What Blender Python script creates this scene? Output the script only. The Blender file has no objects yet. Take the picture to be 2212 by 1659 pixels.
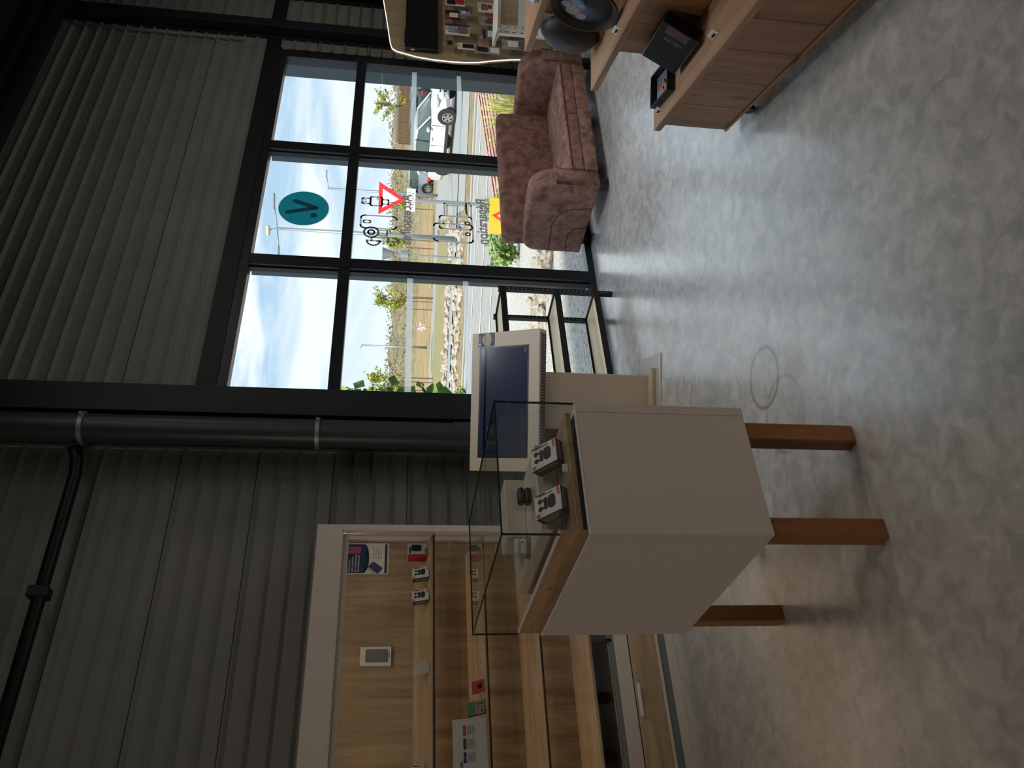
import bpy, bmesh, math, random
from mathutils import Vector, Matrix, Euler
random.seed(7)
SC = bpy.context.scene
COL = SC.collection
PI = math.pi

# ------------------------------------------------------------------ camera
# phone held upright, picture stored on its side: camera rolled by a quarter turn
F_PX, YAW, PITCH, ROLL = 1756.1, 0.630153, -0.144329, -0.033513
fw = Vector((math.sin(YAW)*math.cos(PITCH), math.cos(YAW)*math.cos(PITCH), math.sin(PITCH)))
r0 = Vector((math.cos(YAW), -math.sin(YAW), 0)); d0 = fw.cross(r0)
rr = math.cos(ROLL)*r0 + math.sin(ROLL)*d0
dd = -math.sin(ROLL)*r0 + math.cos(ROLL)*d0
cam_data = bpy.data.cameras.new('camera'); cam = bpy.data.objects.new('camera', cam_data); COL.objects.link(cam)
cam_data.sensor_fit = 'HORIZONTAL'; cam_data.sensor_width = 36.0; cam_data.lens = F_PX/2212*36
cam_data.clip_end = 600; cam_data.clip_start = .05
mw = Matrix((dd, rr, -fw)).transposed().to_4x4(); mw.translation = Vector((0, 0, 1.5))
cam.matrix_world = mw
SC.camera = cam

# ------------------------------------------------------------------ colour management
SC.view_settings.view_transform = 'Standard'; SC.view_settings.look = 'None'
SC.view_settings.gamma = 1.0; SC.view_settings.exposure = 0.5; SC.view_settings.use_curve_mapping = False

# ------------------------------------------------------------------ world (blue sky with thin streaky cloud)
W = bpy.data.worlds.new('sky'); SC.world = W; W.use_nodes = True
nt = W.node_tree; nt.nodes.clear()
def wn(t, **k):
    n = nt.nodes.new(t)
    for a, b in k.items(): setattr(n, a, b)
    return n
wo = wn('ShaderNodeOutputWorld'); bg = wn('ShaderNodeBackground'); tc = wn('ShaderNodeTexCoord')
mp = wn('ShaderNodeMapping'); mp.inputs['Scale'].default_value = (1.6, 1.6, 7.5); mp.inputs['Rotation'].default_value = (.25, .15, .4)
no = wn('ShaderNodeTexNoise'); no.inputs['Scale'].default_value = 2.3; no.inputs['Detail'].default_value = 7; no.inputs['Roughness'].default_value = .55; no.inputs['Distortion'].default_value = .6
rp = wn('ShaderNodeValToRGB'); rp.color_ramp.elements[0].position = .40; rp.color_ramp.elements[1].position = .60
rp.color_ramp.elements[0].color = (.31, .49, .68, 1); rp.color_ramp.elements[1].color = (.84, .86, .87, 1)
sx = wn('ShaderNodeSeparateXYZ'); mr = wn('ShaderNodeMapRange'); mr.inputs['From Min'].default_value = -.02; mr.inputs['From Max'].default_value = .22
mr.inputs['To Min'].default_value = .75; mr.inputs['To Max'].default_value = 0.0
mx = wn('ShaderNodeMix', data_type='RGBA'); mx.inputs[7].default_value = (.62, .72, .79, 1)
L = nt.links.new
L(tc.outputs['Generated'], mp.inputs['Vector']); L(mp.outputs['Vector'], no.inputs['Vector']); L(no.outputs['Fac'], rp.inputs['Fac'])
L(tc.outputs['Generated'], sx.inputs[0]); L(sx.outputs['Z'], mr.inputs['Value']); L(mr.outputs['Result'], mx.inputs[0])
L(rp.outputs['Color'], mx.inputs[6]); L(mx.outputs[2], bg.inputs['Color']); bg.inputs['Strength'].default_value = 1.02
L(bg.outputs[0], wo.inputs[0])

# ------------------------------------------------------------------ sun (travels along the facade, slightly away from it)
sd = bpy.data.lights.new('sun', 'SUN'); sd.energy = 4.4; sd.angle = math.radians(4); sd.color = (1, .94, .84)
so = bpy.data.objects.new('sun', sd); COL.objects.link(so)
so.rotation_euler = Vector((.72, .16, -.68)).to_track_quat('-Z', 'Y').to_euler(); so.location = (-10, -4, 20)

# ------------------------------------------------------------------ added fill lamps, unseen overhead, lifting the interior
def area(name, loc, sx_, sy_, power, col, rot=(0, 0, 0)):
    a = bpy.data.lights.new(name, 'AREA'); a.shape = 'RECTANGLE'; a.size = sx_; a.size_y = sy_; a.energy = power; a.color = col
    o = bpy.data.objects.new(name, a); COL.objects.link(o); o.location = loc; o.rotation_euler = rot; return o
for x, y, z, pw in ((2.2, -.7, 4.0, 13), (3.6, 1.4, 4.15, 8), (6.6, 1.0, 4.15, 24), (4.5, -3.5, 4.15, 27)):
    area('fill_lamp', (x, y, z), 1.2, .3, pw, (1, .87, .75))
area('side_fill', (-4.6, 2.3, 2.6), .6, .6, 22, (1, .84, .68), (0, -PI/2, 0))  # added unseen fill from the side, lights the case's left face
# added unseen spots that brighten the floor by the window
for x, y, pw in ((3.2, 2.8, 100), (4.4, 2.6, 110), (5.3, 2.5, 85)):
    a_ = bpy.data.lights.new('floor_fill_spot', 'SPOT'); a_.energy = pw; a_.color = (.82, .92, 1); a_.spot_size = math.radians(74); a_.spot_blend = 1.0; a_.shadow_soft_size = .35
    o_ = bpy.data.objects.new('floor_fill_spot', a_); COL.objects.link(o_); o_.location = (x, y, 4.2)

# ------------------------------------------------------------------ helpers: colours, materials
def c(r, g, b):
    f = lambda v: (v/255/12.92) if v/255 <= .04045 else ((v/255+.055)/1.055)**2.4
    return (f(r), f(g), f(b), 1)
MATS = {}
def mat(name, col, rough=.5, metal=0, spec=.5, noise=None, col2=None, bump=None, emit=None, stretch=(1, 1, 1), coat=0, ior=1.5):
    """principled material; noise=(scale, detail) mixes col/col2 in object space; bump=(scale, strength)"""
    if name in MATS: return MATS[name]
    m = bpy.data.materials.new(name); m.use_nodes = True; t = m.node_tree
    b = t.nodes['Principled BSDF']
    b.inputs['Base Color'].default_value = col; b.inputs['Roughness'].default_value = rough; b.inputs['Metallic'].default_value = metal
    b.inputs['Specular IOR Level'].default_value = spec; b.inputs['Coat Weight'].default_value = coat; b.inputs['IOR'].default_value = ior
    if emit: b.inputs['Emission Color'].default_value = emit[0]; b.inputs['Emission Strength'].default_value = emit[1]
    if noise or bump:
        tcn = t.nodes.new('ShaderNodeTexCoord'); mpn = t.nodes.new('ShaderNodeMapping'); mpn.inputs['Scale'].default_value = stretch
        t.links.new(tcn.outputs['Object'], mpn.inputs['Vector'])
    if noise:
        n = t.nodes.new('ShaderNodeTexNoise'); n.inputs['Scale'].default_value = noise[0]; n.inputs['Detail'].default_value = noise[1]; n.inputs['Roughness'].default_value = .6
        if len(noise) > 2: n.inputs['Distortion'].default_value = noise[2]
        rm = t.nodes.new('ShaderNodeValToRGB'); lo, hi = (noise[3], noise[4]) if len(noise) > 4 else (.35, .65)
        rm.color_ramp.elements[0].position = lo; rm.color_ramp.elements[1].position = hi
        rm.color_ramp.elements[0].color = col; rm.color_ramp.elements[1].color = col2 or col
        t.links.new(mpn.outputs[0], n.inputs['Vector']); t.links.new(n.outputs['Fac'], rm.inputs['Fac']); t.links.new(rm.outputs['Color'], b.inputs['Base Color'])
    if bump:
        n2 = t.nodes.new('ShaderNodeTexNoise'); n2.inputs['Scale'].default_value = bump[0]; n2.inputs['Detail'].default_value = 4
        bp = t.nodes.new('ShaderNodeBump'); bp.inputs['Strength'].default_value = bump[1]; bp.inputs['Distance'].default_value = bump[2] if len(bump) > 2 else .01
        t.links.new(mpn.outputs[0], n2.inputs['Vector']); t.links.new(n2.outputs['Fac'], bp.inputs['Height']); t.links.new(bp.outputs[0], b.inputs['Normal'])
    MATS[name] = m; return m
def glass_mat(name, tint, refl_rough=0.0, ior=1.5, haze=0.0):
    if name in MATS: return MATS[name]
    m = bpy.data.materials.new(name); m.use_nodes = True; t = m.node_tree; t.nodes.clear()
    o = t.nodes.new('ShaderNodeOutputMaterial'); mixs = t.nodes.new('ShaderNodeMixShader'); lw = t.nodes.new('ShaderNodeLayerWeight'); lw.inputs['Blend'].default_value = .5
    pw = t.nodes.new('ShaderNodeMath'); pw.operation = 'POWER'; pw.inputs[1].default_value = 5.0; t.links.new(lw.outputs['Facing'], pw.inputs[0])
    fr = t.nodes.new('ShaderNodeMath'); fr.operation = 'MULTIPLY_ADD'; f0 = 2*((ior-1)/(ior+1))**2; fr.inputs[1].default_value = 1-f0; fr.inputs[2].default_value = f0; t.links.new(pw.outputs[0], fr.inputs[0])
    tr = t.nodes.new('ShaderNodeBsdfTransparent'); tr.inputs['Color'].default_value = tint
    gl = t.nodes.new('ShaderNodeBsdfGlossy'); gl.inputs['Roughness'].default_value = refl_rough
    t.links.new(fr.outputs[0], mixs.inputs[0]); t.links.new(gl.outputs[0], mixs.inputs[2]); t.links.new(mixs.outputs[0], o.inputs[0])
    if haze:
        df = t.nodes.new('ShaderNodeBsdfTranslucent'); df.inputs['Color'].default_value = (.9, .95, 1, 1)
        m2 = t.nodes.new('ShaderNodeMixShader'); m2.inputs[0].default_value = haze
        t.links.new(tr.outputs[0], m2.inputs[1]); t.links.new(df.outputs[0], m2.inputs[2]); t.links.new(m2.outputs[0], mixs.inputs[1])
    else: t.links.new(tr.outputs[0], mixs.inputs[1])
    MATS[name] = m; return m
def film(name, col, k=.75, clear=0):
    if name in MATS: return MATS[name]
    m = bpy.data.materials.new(name); m.use_nodes = True; t = m.node_tree; t.nodes.clear()
    o = t.nodes.new('ShaderNodeOutputMaterial'); a = t.nodes.new('ShaderNodeBsdfDiffuse'); b = t.nodes.new('ShaderNodeBsdfTranslucent'); x = t.nodes.new('ShaderNodeMixShader')
    a.inputs['Color'].default_value = col; b.inputs['Color'].default_value = col; x.inputs[0].default_value = k
    t.links.new(a.outputs[0], x.inputs[1]); t.links.new(b.outputs[0], x.inputs[2]); 
    if clear:
        q = t.nodes.new('ShaderNodeMixShader'); q.inputs[0].default_value = clear; tr = t.nodes.new('ShaderNodeBsdfTransparent')
        t.links.new(x.outputs[0], q.inputs[1]); t.links.new(tr.outputs[0], q.inputs[2]); x = q
    t.links.new(x.outputs[0], o.inputs[0]); MATS[name] = m; return m
def wood(name, c1, c2, axis, scale=1.0, rough=.5, knots=False):
    """grain stretched along one object axis, with a finer streak on top"""
    if name in MATS: return MATS[name]
    m = bpy.data.materials.new(name); m.use_nodes = True; t = m.node_tree; b = t.nodes['Principled BSDF']; b.inputs['Roughness'].default_value = rough
    N_ = t.nodes.new; K = t.links.new
    tcn = N_('ShaderNodeTexCoord'); out = []
    for s, dt, dist in ((7*scale, 3, 1.2), (38*scale, 4, .3)):
        mpn = N_('ShaderNodeMapping'); v = [s, s, s]; v[axis] = s*.09; mpn.inputs['Scale'].default_value = v
        n = N_('ShaderNodeTexNoise'); n.inputs['Scale'].default_value = 1; n.inputs['Detail'].default_value = dt; n.inputs['Distortion'].default_value = dist
        K(tcn.outputs['Object'], mpn.inputs['Vector']); K(mpn.outputs[0], n.inputs['Vector']); out.append(n)
    mth = N_('ShaderNodeMath'); mth.operation = 'MULTIPLY_ADD'; mth.inputs[1].default_value = .45
    K(out[1].outputs['Fac'], mth.inputs[0]); K(out[0].outputs['Fac'], mth.inputs[2])
    rm = N_('ShaderNodeValToRGB'); rm.color_ramp.elements[0].position = .48; rm.color_ramp.elements[1].position = .95
    rm.color_ramp.elements[0].color = c1; rm.color_ramp.elements[1].color = c2
    K(mth.outputs[0], rm.inputs['Fac'])
    if knots:
        vo = N_('ShaderNodeTexVoronoi'); vo.inputs['Scale'].default_value = 1
        mpk = N_('ShaderNodeMapping'); v = [5.5, 5.5, 5.5]; v[axis] = 2.6; mpk.inputs['Scale'].default_value = v
        K(tcn.outputs['Object'], mpk.inputs['Vector']); K(mpk.outputs[0], vo.inputs['Vector'])
        r2 = N_('ShaderNodeValToRGB'); r2.color_ramp.elements[0].position = .05; r2.color_ramp.elements[1].position = .16
        r2.color_ramp.elements[0].color = (.16, .12, .1, 1); r2.color_ramp.elements[1].color = (1, 1, 1, 1)
        K(vo.outputs['Distance'], r2.inputs['Fac'])
        mm = N_('ShaderNodeMix'); mm.data_type = 'RGBA'; mm.blend_type = 'MULTIPLY'; mm.inputs[0].default_value = .8
        K(rm.outputs['Color'], mm.inputs[6]); K(r2.outputs['Color'], mm.inputs[7]); K(mm.outputs[2], b.inputs['Base Color'])
    else: K(rm.outputs['Color'], b.inputs['Base Color'])
    bp = N_('ShaderNodeBump'); bp.inputs['Strength'].default_value = .08; bp.inputs['Distance'].default_value = .002
    K(out[1].outputs['Fac'], bp.inputs['Height']); K(bp.outputs[0], b.inputs['Normal'])
    MATS[name] = m; return m

# ------------------------------------------------------------------ helpers: meshes and objects
class B:
    def __init__(s): s.bm = bmesh.new()
    def box(s, x0, y0, z0, x1, y1, z1, bev=0, seg=2, M=None):
        r = bmesh.ops.create_cube(s.bm, size=1)['verts']
        for v in r: v.co = Vector((x0+(v.co.x+.5)*(x1-x0), y0+(v.co.y+.5)*(y1-y0), z0+(v.co.z+.5)*(z1-z0)))
        if bev:
            es = list({e for v in r for e in v.link_edges})
            q = bmesh.ops.bevel(s.bm, geom=es, offset=bev, segments=seg, affect='EDGES', profile=.5)
            r = list({v for f in q['faces'] for v in f.verts} | {v for v in r if v.is_valid})
        if M is not None: bmesh.ops.transform(s.bm, matrix=M, verts=r)
        return s
    def prism(s, pts, vec, bev=0, seg=2):
        vs = [s.bm.verts.new(p) for p in pts]; f = s.bm.faces.new(vs)
        q = bmesh.ops.extrude_face_region(s.bm, geom=[f]); nv = [g for g in q['geom'] if isinstance(g, bmesh.types.BMVert)]
        bmesh.ops.translate(s.bm, verts=nv, vec=vec)
        if bev:
            es = [e for v in nv for e in v.link_edges if e.other_vert(v) in nv] + [e for v in vs for e in v.link_edges if e.other_vert(v) in vs]
            bmesh.ops.bevel(s.bm, geom=list(set(es)), offset=bev, segments=seg, affect='EDGES', profile=.5)
        return s
    def tube(s, pts, r, n=10, cap=True):
        pts = [Vector(p) for p in pts]; rs = r if isinstance(r, (list, tuple)) else [r]*len(pts); rings = []
        for i, p in enumerate(pts):
            d = (pts[min(i+1, len(pts)-1)]-pts[max(i-1, 0)]).normalized()
            a = d.orthogonal().normalized() if i == 0 else (a-d*a.dot(d)).normalized()
            b = d.cross(a)
            rings.append([s.bm.verts.new(p+rs[i]*(math.cos(t)*a+math.sin(t)*b)) for t in [2*PI*k/n for k in range(n)]])
        for A, C_ in zip(rings, rings[1:]):
            for k in range(n): s.bm.faces.new((A[k], A[(k+1) % n], C_[(k+1) % n], C_[k]))
        if cap: s.bm.faces.new(rings[0][::-1]); s.bm.faces.new(rings[-1])
        return s
    def lathe(s, prof, n=24, M=None):
        """prof: (radius, height) about local z"""
        rings = []; allv = []
        for r, h in prof:
            ring = [s.bm.verts.new((r*math.cos(2*PI*k/n), r*math.sin(2*PI*k/n), h)) for k in range(n)]; rings.append(ring); allv += ring
        for A, C_ in zip(rings, rings[1:]):
            for k in range(n): s.bm.faces.new((A[k], A[(k+1) % n], C_[(k+1) % n], C_[k]))
        if prof[0][0] > 1e-4: s.bm.faces.new(rings[0][::-1])
        if prof[-1][0] > 1e-4: s.bm.faces.new(rings[-1])
        if M is not None: bmesh.ops.transform(s.bm, matrix=M, verts=allv)
        return s
    def face(s, pts): s.bm.faces.new([s.bm.verts.new(q) for q in pts]); return s
    def quad(s, *p): s.bm.faces.new([s.bm.verts.new(q) for q in p]); return s
    def ribbon(s, pts, w, y, t=.0012, closed=False):
        """flat line of width w drawn in the x-z plane at depth y"""
        P = [Vector((p[0], 0, p[1])) for p in pts]
        seq = list(zip(P, P[1:])) + ([(P[-1], P[0])] if closed else [])
        for a, b in seq:
            d = (b-a)
            if d.length < 1e-6: continue
            d.normalize(); nrm = Vector((-d.z, 0, d.x))*w/2; e = d*w*.45
            s.quad(*[Vector((q.x, y, q.z)) for q in (a-e+nrm, b+e+nrm, b+e-nrm, a-e-nrm)])
        return s
    def obj(s, name, m, parent=None, smooth=False, loc=None, rot=None):
        bmesh.ops.recalc_face_normals(s.bm, faces=s.bm.faces[:])
        me = bpy.data.meshes.new(name); s.bm.to_mesh(me); s.bm.free(); me.materials.append(m)
        if smooth:
            for p in me.polygons: p.use_smooth = True
            if smooth == 'auto':
                try: me.set_sharp_from_angle(angle=math.radians(35))
                except Exception: pass
        return link(name, me, parent, loc, rot)
def link(name, me, parent=None, loc=None, rot=None):
    o = bpy.data.objects.new(name, me); COL.objects.link(o)
    if parent: o.parent = parent
    if loc is not None: o.location = loc
    if rot is not None: o.rotation_euler = rot
    return o
def tag(o, label=None, cat=None, group=None, kind=None):
    if label: o['label'] = label
    if cat: o['category'] = cat
    if group: o['group'] = group
    if kind: o['kind'] = kind
    return o
def thing(name, label, cat, loc=(0, 0, 0), rz=0, group=None, kind=None, rot=None):
    o = bpy.data.objects.new(name, None); COL.objects.link(o); o.empty_display_size = .1
    o.location = loc; o.rotation_euler = rot or (0, 0, rz); return tag(o, label, cat, group, kind)
def dup(root, label=None, loc=None, rz=None):
    r = root.copy(); COL.objects.link(r)
    if label: r['label'] = label
    if loc is not None: r.location = loc
    if rz is not None: r.rotation_euler = (0, 0, rz)
    for ch in list(root.children):
        k = ch.copy(); COL.objects.link(k); k.parent = r
        for g in list(ch.children):
            q = g.copy(); COL.objects.link(q); q.parent = k
    return r
def text(name, body, size, m, parent, loc, rot, ext=.0004, align='CENTER', bold=0):
    cu = bpy.data.curves.new(name, 'FONT'); cu.body = body; cu.size = size; cu.extrude = ext; cu.align_x = align; cu.align_y = 'CENTER'; cu.resolution_u = 3; cu.offset = bold
    tmp = bpy.data.objects.new('tmp_text', cu); COL.objects.link(tmp)
    me = bpy.data.meshes.new_from_object(tmp.evaluated_get(bpy.context.evaluated_depsgraph_get()))
    bpy.data.objects.remove(tmp); me.name = name; me.materials.clear(); me.materials.append(m)
    return link(name, me, parent, loc, rot)
def arc(cx, cz, r, a0, a1, n=10, rz=None):
    rz = rz or r
    return [(cx+r*math.cos(math.radians(a0+(a1-a0)*k/n)), cz+rz*math.sin(math.radians(a0+(a1-a0)*k/n))) for k in range(n+1)]
def rrect(x0, z0, x1, z1, r, n=4):
    return arc(x1-r, z1-r, r, 0, 90, n)+arc(x0+r, z1-r, r, 90, 180, n)+arc(x0+r, z0+r, r, 180, 270, n)+arc(x1-r, z0+r, r, 270, 360, n)

# ------------------------------------------------------------------ materials
M_clad = mat('grey_cladding_sheet', c(128, 132, 130), .5, 0, .3, noise=(2.5, 3), col2=c(136, 139, 136))
M_steel = mat('anthracite_steel', c(30, 36, 45), .5, .1, .4, noise=(4, 3), col2=c(26, 31, 40))
M_alu = mat('anthracite_aluminium', c(36, 41, 47), .35, .2, .5)
M_aluglo = mat('glossy_dark_reveal', c(74, 82, 86), .16, .45, .5)
M_black = mat('black_metal', c(20, 20, 21), .45, .2)
M_white = mat('white_laminate', c(222, 212, 202), .45)
M_whitep = mat('white_powder_coat', c(226, 226, 218), .4)
M_cream = mat('cream_laminate', c(214, 198, 178), .45)
M_oakv = wood('oak_veneer_upright_grain', c(146, 122, 94), c(200, 176, 142), 2, 1.2)
M_oakx = wood('oak_veneer_long_grain', c(166, 140, 110), c(214, 190, 156), 0, 1.4)
M_oaky = wood('oak_veneer_deep_grain', c(150, 120, 88), c(196, 164, 124), 1, 1.6)
M_oakshade = wood('shaded_oak_veneer', c(66, 52, 38), c(92, 74, 56), 0, 1.2)  # darker oak tone that paints in the shade below the lowest shelf
M_oakpale = wood('pale_oak_panel', c(152, 134, 108), c(184, 166, 138), 2, 1.0)
M_legoak = wood('oiled_oak_leg', c(134, 84, 42), c(172, 114, 62), 2, 1.8)
M_pine = wood('knotty_wood_board', c(142, 106, 78), c(186, 146, 112), 0, 1.0, .5, True)
M_pinez = wood('knotty_wood_upright', c(132, 94, 64), c(176, 132, 94), 2, 1.0, .5, True)
M_ply = wood('birch_plywood', c(214, 194, 152), c(236, 220, 184), 0, 1.0)
M_suede = mat('brown_suede', c(112, 83, 76), .95, 0, .15, noise=(13, 6, .6), col2=c(164, 126, 113), bump=(60, .25, .002))
M_suede2 = mat('brown_suede_seam', c(70, 48, 42), .9, 0, .1)
M_darkwood = mat('dark_stained_leg', c(36, 30, 28), .5)
M_pane = glass_mat('window_glass', (.95, .985, .985, 1))
M_caseglass = glass_mat('display_case_glass', (.93, .96, .95, 1), 0, 1.45)
M_glassedge = mat('green_glass_edge', c(20, 52, 48), .15)
M_frost = film('frosted_film', c(246, 252, 255), .95, .4)
M_acryl = glass_mat('clear_acrylic', (.95, .96, .96, 1), .02, 1.5)
M_paper = mat('white_paper', c(236, 234, 230), .6)
M_boxw = mat('white_carton', c(236, 234, 230), .5)
M_blackp = mat('black_plastic', c(22, 22, 24), .35)
M_ink = mat('black_print', c(28, 28, 30), .6)
M_orange = mat('orange_print', c(222, 84, 42), .5)
M_red = mat('red_print', c(196, 36, 40), .5)
M_navy = mat('navy_print', c(22, 52, 98), .5)
M_greyt = mat('grey_print', c(120, 122, 126), .6)
M_screen = mat('switched_off_screen', c(12, 15, 22), .12, 0, .5)
M_uiscreen = mat('navy_kiosk_screen', c(36, 41, 58), .15, 0, .5, emit=(c(46, 53, 74), .16))
M_teal = film('teal_vinyl', c(20, 120, 134), .75)
M_tealdk = film('dark_teal_vinyl', c(60, 120, 140), .7)
M_decal = film('grey_vinyl_line', c(196, 192, 194), .7)
M_led = mat('warm_led_strip', c(255, 240, 220), .5, emit=((1, .84, .66, 1), 2.6))
M_ledw = mat('white_led_edge', c(255, 250, 240), .5, emit=((1, .94, .84, 1), .9))
M_chrome = mat('chrome', c(210, 210, 212), .15, 1)
M_galv = mat('galvanised_steel', c(150, 158, 164), .45, .6)
M_pvc = mat('grey_plastic_pipe', c(56, 60, 64), .4)
M_leather = mat('dark_brown_leather', c(46, 33, 27), .5, 0, .35, noise=(30, 4), col2=c(36, 26, 22))
M_bluep = mat('blue_grey_printed_leather', c(138, 160, 184), .4, noise=(9, 5), col2=c(112, 136, 164))

# ================================================================== THE ROOM
D = 4.435
# --- floor
def floor_mat():
    m = bpy.data.materials.new('polished_concrete'); m.use_nodes = True; t = m.node_tree; b = t.nodes['Principled BSDF']; N_ = t.nodes.new; K = t.links.new
    tcn = N_('ShaderNodeTexCoord')
    def noise(s, d, dist=0, rough=.6, sc=(1, 1, 1)):
        mpn = N_('ShaderNodeMapping'); mpn.inputs['Scale'].default_value = sc; K(tcn.outputs['Object'], mpn.inputs[0])
        n = N_('ShaderNodeTexNoise'); n.inputs['Scale'].default_value = s; n.inputs['Detail'].default_value = d; n.inputs['Distortion'].default_value = dist; n.inputs['Roughness'].default_value = rough
        K(mpn.outputs[0], n.inputs['Vector']); return n.outputs['Fac']
    def ramp(v, p0, p1, c0, c1):
        r = N_('ShaderNodeValToRGB'); r.color_ramp.elements[0].position = p0; r.color_ramp.elements[1].position = p1
        r.color_ramp.elements[0].color = c0; r.color_ramp.elements[1].color = c1; K(v, r.inputs['Fac']); return r.outputs['Color']
    def mixc(f, a, bcol):
        x = N_('ShaderNodeMix'); x.data_type = 'RGBA'
        if isinstance(f, float): x.inputs[0].default_value = f
        else: K(f, x.inputs[0])
        K(a, x.inputs[6])
        if isinstance(bcol, tuple): x.inputs[7].default_value = bcol
        else: K(bcol, x.inputs[7])
        return x.outputs[2]
    base = ramp(noise(1.1, 8, .4), .3, .72, c(160, 161, 160), c(218, 217, 212))
    fine = ramp(noise(14, 6, .8), .38, .66, c(150, 151, 150), c(224, 223, 218))
    col = mixc(.5, base, fine)
    # scratches: thin lines where a stretched, distorted noise crosses its mid value
    for sc, rot, s in (((1, 9, 1), .5, 3.0), ((9, 1, 1), 1.1, 2.6), ((1, 6, 1), -.8, 4.0)):
        mpn = N_('ShaderNodeMapping'); mpn.inputs['Scale'].default_value = sc; mpn.inputs['Rotation'].default_value = (0, 0, rot); K(tcn.outputs['Object'], mpn.inputs[0])
        n = N_('ShaderNodeTexNoise'); n.inputs['Scale'].default_value = s*.35; n.inputs['Detail'].default_value = 2; n.inputs['Distortion'].default_value = 1.4; K(mpn.outputs[0], n.inputs['Vector'])
        a = N_('ShaderNodeMath'); a.operation = 'SUBTRACT'; a.inputs[1].default_value = .5; K(n.outputs['Fac'], a.inputs[0])
        ab = N_('ShaderNodeMath'); ab.operation = 'ABSOLUTE'; K(a.outputs[0], ab.inputs[0])
        lt = N_('ShaderNodeMath'); lt.operation = 'LESS_THAN'; lt.inputs[1].default_value = .0016; K(ab.outputs[0], lt.inputs[0])
        ms = N_('ShaderNodeMath'); ms.operation = 'MULTIPLY'; ms.inputs[1].default_value = .42
        K(lt.outputs[0], ms.inputs[0]); col = mixc(ms.outputs[0], col, c(214, 214, 208))
    # old ring marks left on the slab
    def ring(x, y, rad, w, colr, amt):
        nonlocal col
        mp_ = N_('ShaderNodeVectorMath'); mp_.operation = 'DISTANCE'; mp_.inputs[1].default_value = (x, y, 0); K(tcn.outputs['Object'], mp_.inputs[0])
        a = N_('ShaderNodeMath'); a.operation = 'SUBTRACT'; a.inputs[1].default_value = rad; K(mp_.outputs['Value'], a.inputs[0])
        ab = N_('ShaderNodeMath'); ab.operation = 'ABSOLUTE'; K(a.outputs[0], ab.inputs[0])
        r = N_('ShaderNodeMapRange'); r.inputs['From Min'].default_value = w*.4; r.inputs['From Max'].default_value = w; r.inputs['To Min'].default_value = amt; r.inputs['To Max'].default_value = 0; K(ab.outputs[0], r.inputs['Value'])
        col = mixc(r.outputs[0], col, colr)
    ring(1.905, 2.51, .125, .012, c(92, 90, 84), .6); ring(1.68, 2.44, .15, .01, c(92, 90, 84), .35)
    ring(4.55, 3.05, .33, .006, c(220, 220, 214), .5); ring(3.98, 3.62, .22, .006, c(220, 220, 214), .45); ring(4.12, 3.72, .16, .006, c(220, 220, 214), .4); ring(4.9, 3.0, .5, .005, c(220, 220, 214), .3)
    K(col, b.inputs['Base Color'])
    rr_ = N_('ShaderNodeMapRange'); rr_.inputs['To Min'].default_value = .2; rr_.inputs['To Max'].default_value = .38; K(noise(3, 8, .6), rr_.inputs['Value']); K(rr_.outputs[0], b.inputs['Roughness']); r3 = N_('ShaderNodeMapRange'); r3.inputs['From Min'].default_value = .3; r3.inputs['From Max'].default_value = .7; r3.inputs['To Min'].default_value = .16; r3.inputs['To Max'].default_value = .36; K(noise(7, 9, 1.2, .7), r3.inputs['Value']); K(r3.outputs[0], b.inputs['Coat Roughness'])
    r4 = N_('ShaderNodeMapRange'); r4.inputs['From Min'].default_value = .35; r4.inputs['From Max'].default_value = .65; r4.inputs['To Min'].default_value = .72; r4.inputs['To Max'].default_value = 1.0; K(noise(11, 10, 1.5, .75), r4.inputs['Value']); K(r4.outputs[0], b.inputs['Coat Weight'])
    b.inputs['Coat Weight'].default_value = 1.0; b.inputs['Coat IOR'].default_value = 2.3; b.inputs['Coat Roughness'].default_value = .24; b.inputs['IOR'].default_value = 1.6; b.inputs['Specular IOR Level'].default_value = .5
    bp = N_('ShaderNodeBump'); bp.inputs['Strength'].default_value = .05; bp.inputs['Distance'].default_value = .003; K(noise(40, 5), bp.inputs['Height']); K(bp.outputs[0], b.inputs['Normal'])
    return m
fl = B().box(-5, -6, -.2, 10, 4.6, 0).obj('floor', floor_mat()); tag(fl, 'worn polished grey concrete shop floor', kind='structure')
ce = B().box(-5.2, -6.2, 4.62, 10.2, 4.62, 4.8).obj('ceiling', mat('dark_roof_deck', c(20, 21, 23), .8)); tag(ce, 'black roof deck over the shop', kind='structure')
M_wallin = mat('dim_inner_wall', c(120, 116, 110), .8)
for nm, a, lb in (('wall_back', (-5.2, -6.2, 0, 10.2, -6, 4.62), 'plain wall behind the photographer'), ('wall_side', (-5.2, -6, 0, -5, 4.62, 4.62), 'plain side wall out of the picture'),
                  ('wall_far', (10, -6, 0, 10.2, 4.62, 4.62), 'plain far side wall out of the picture')):
    tag(B().box(*a).obj(nm, M_wallin), lb, kind='structure')

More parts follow.
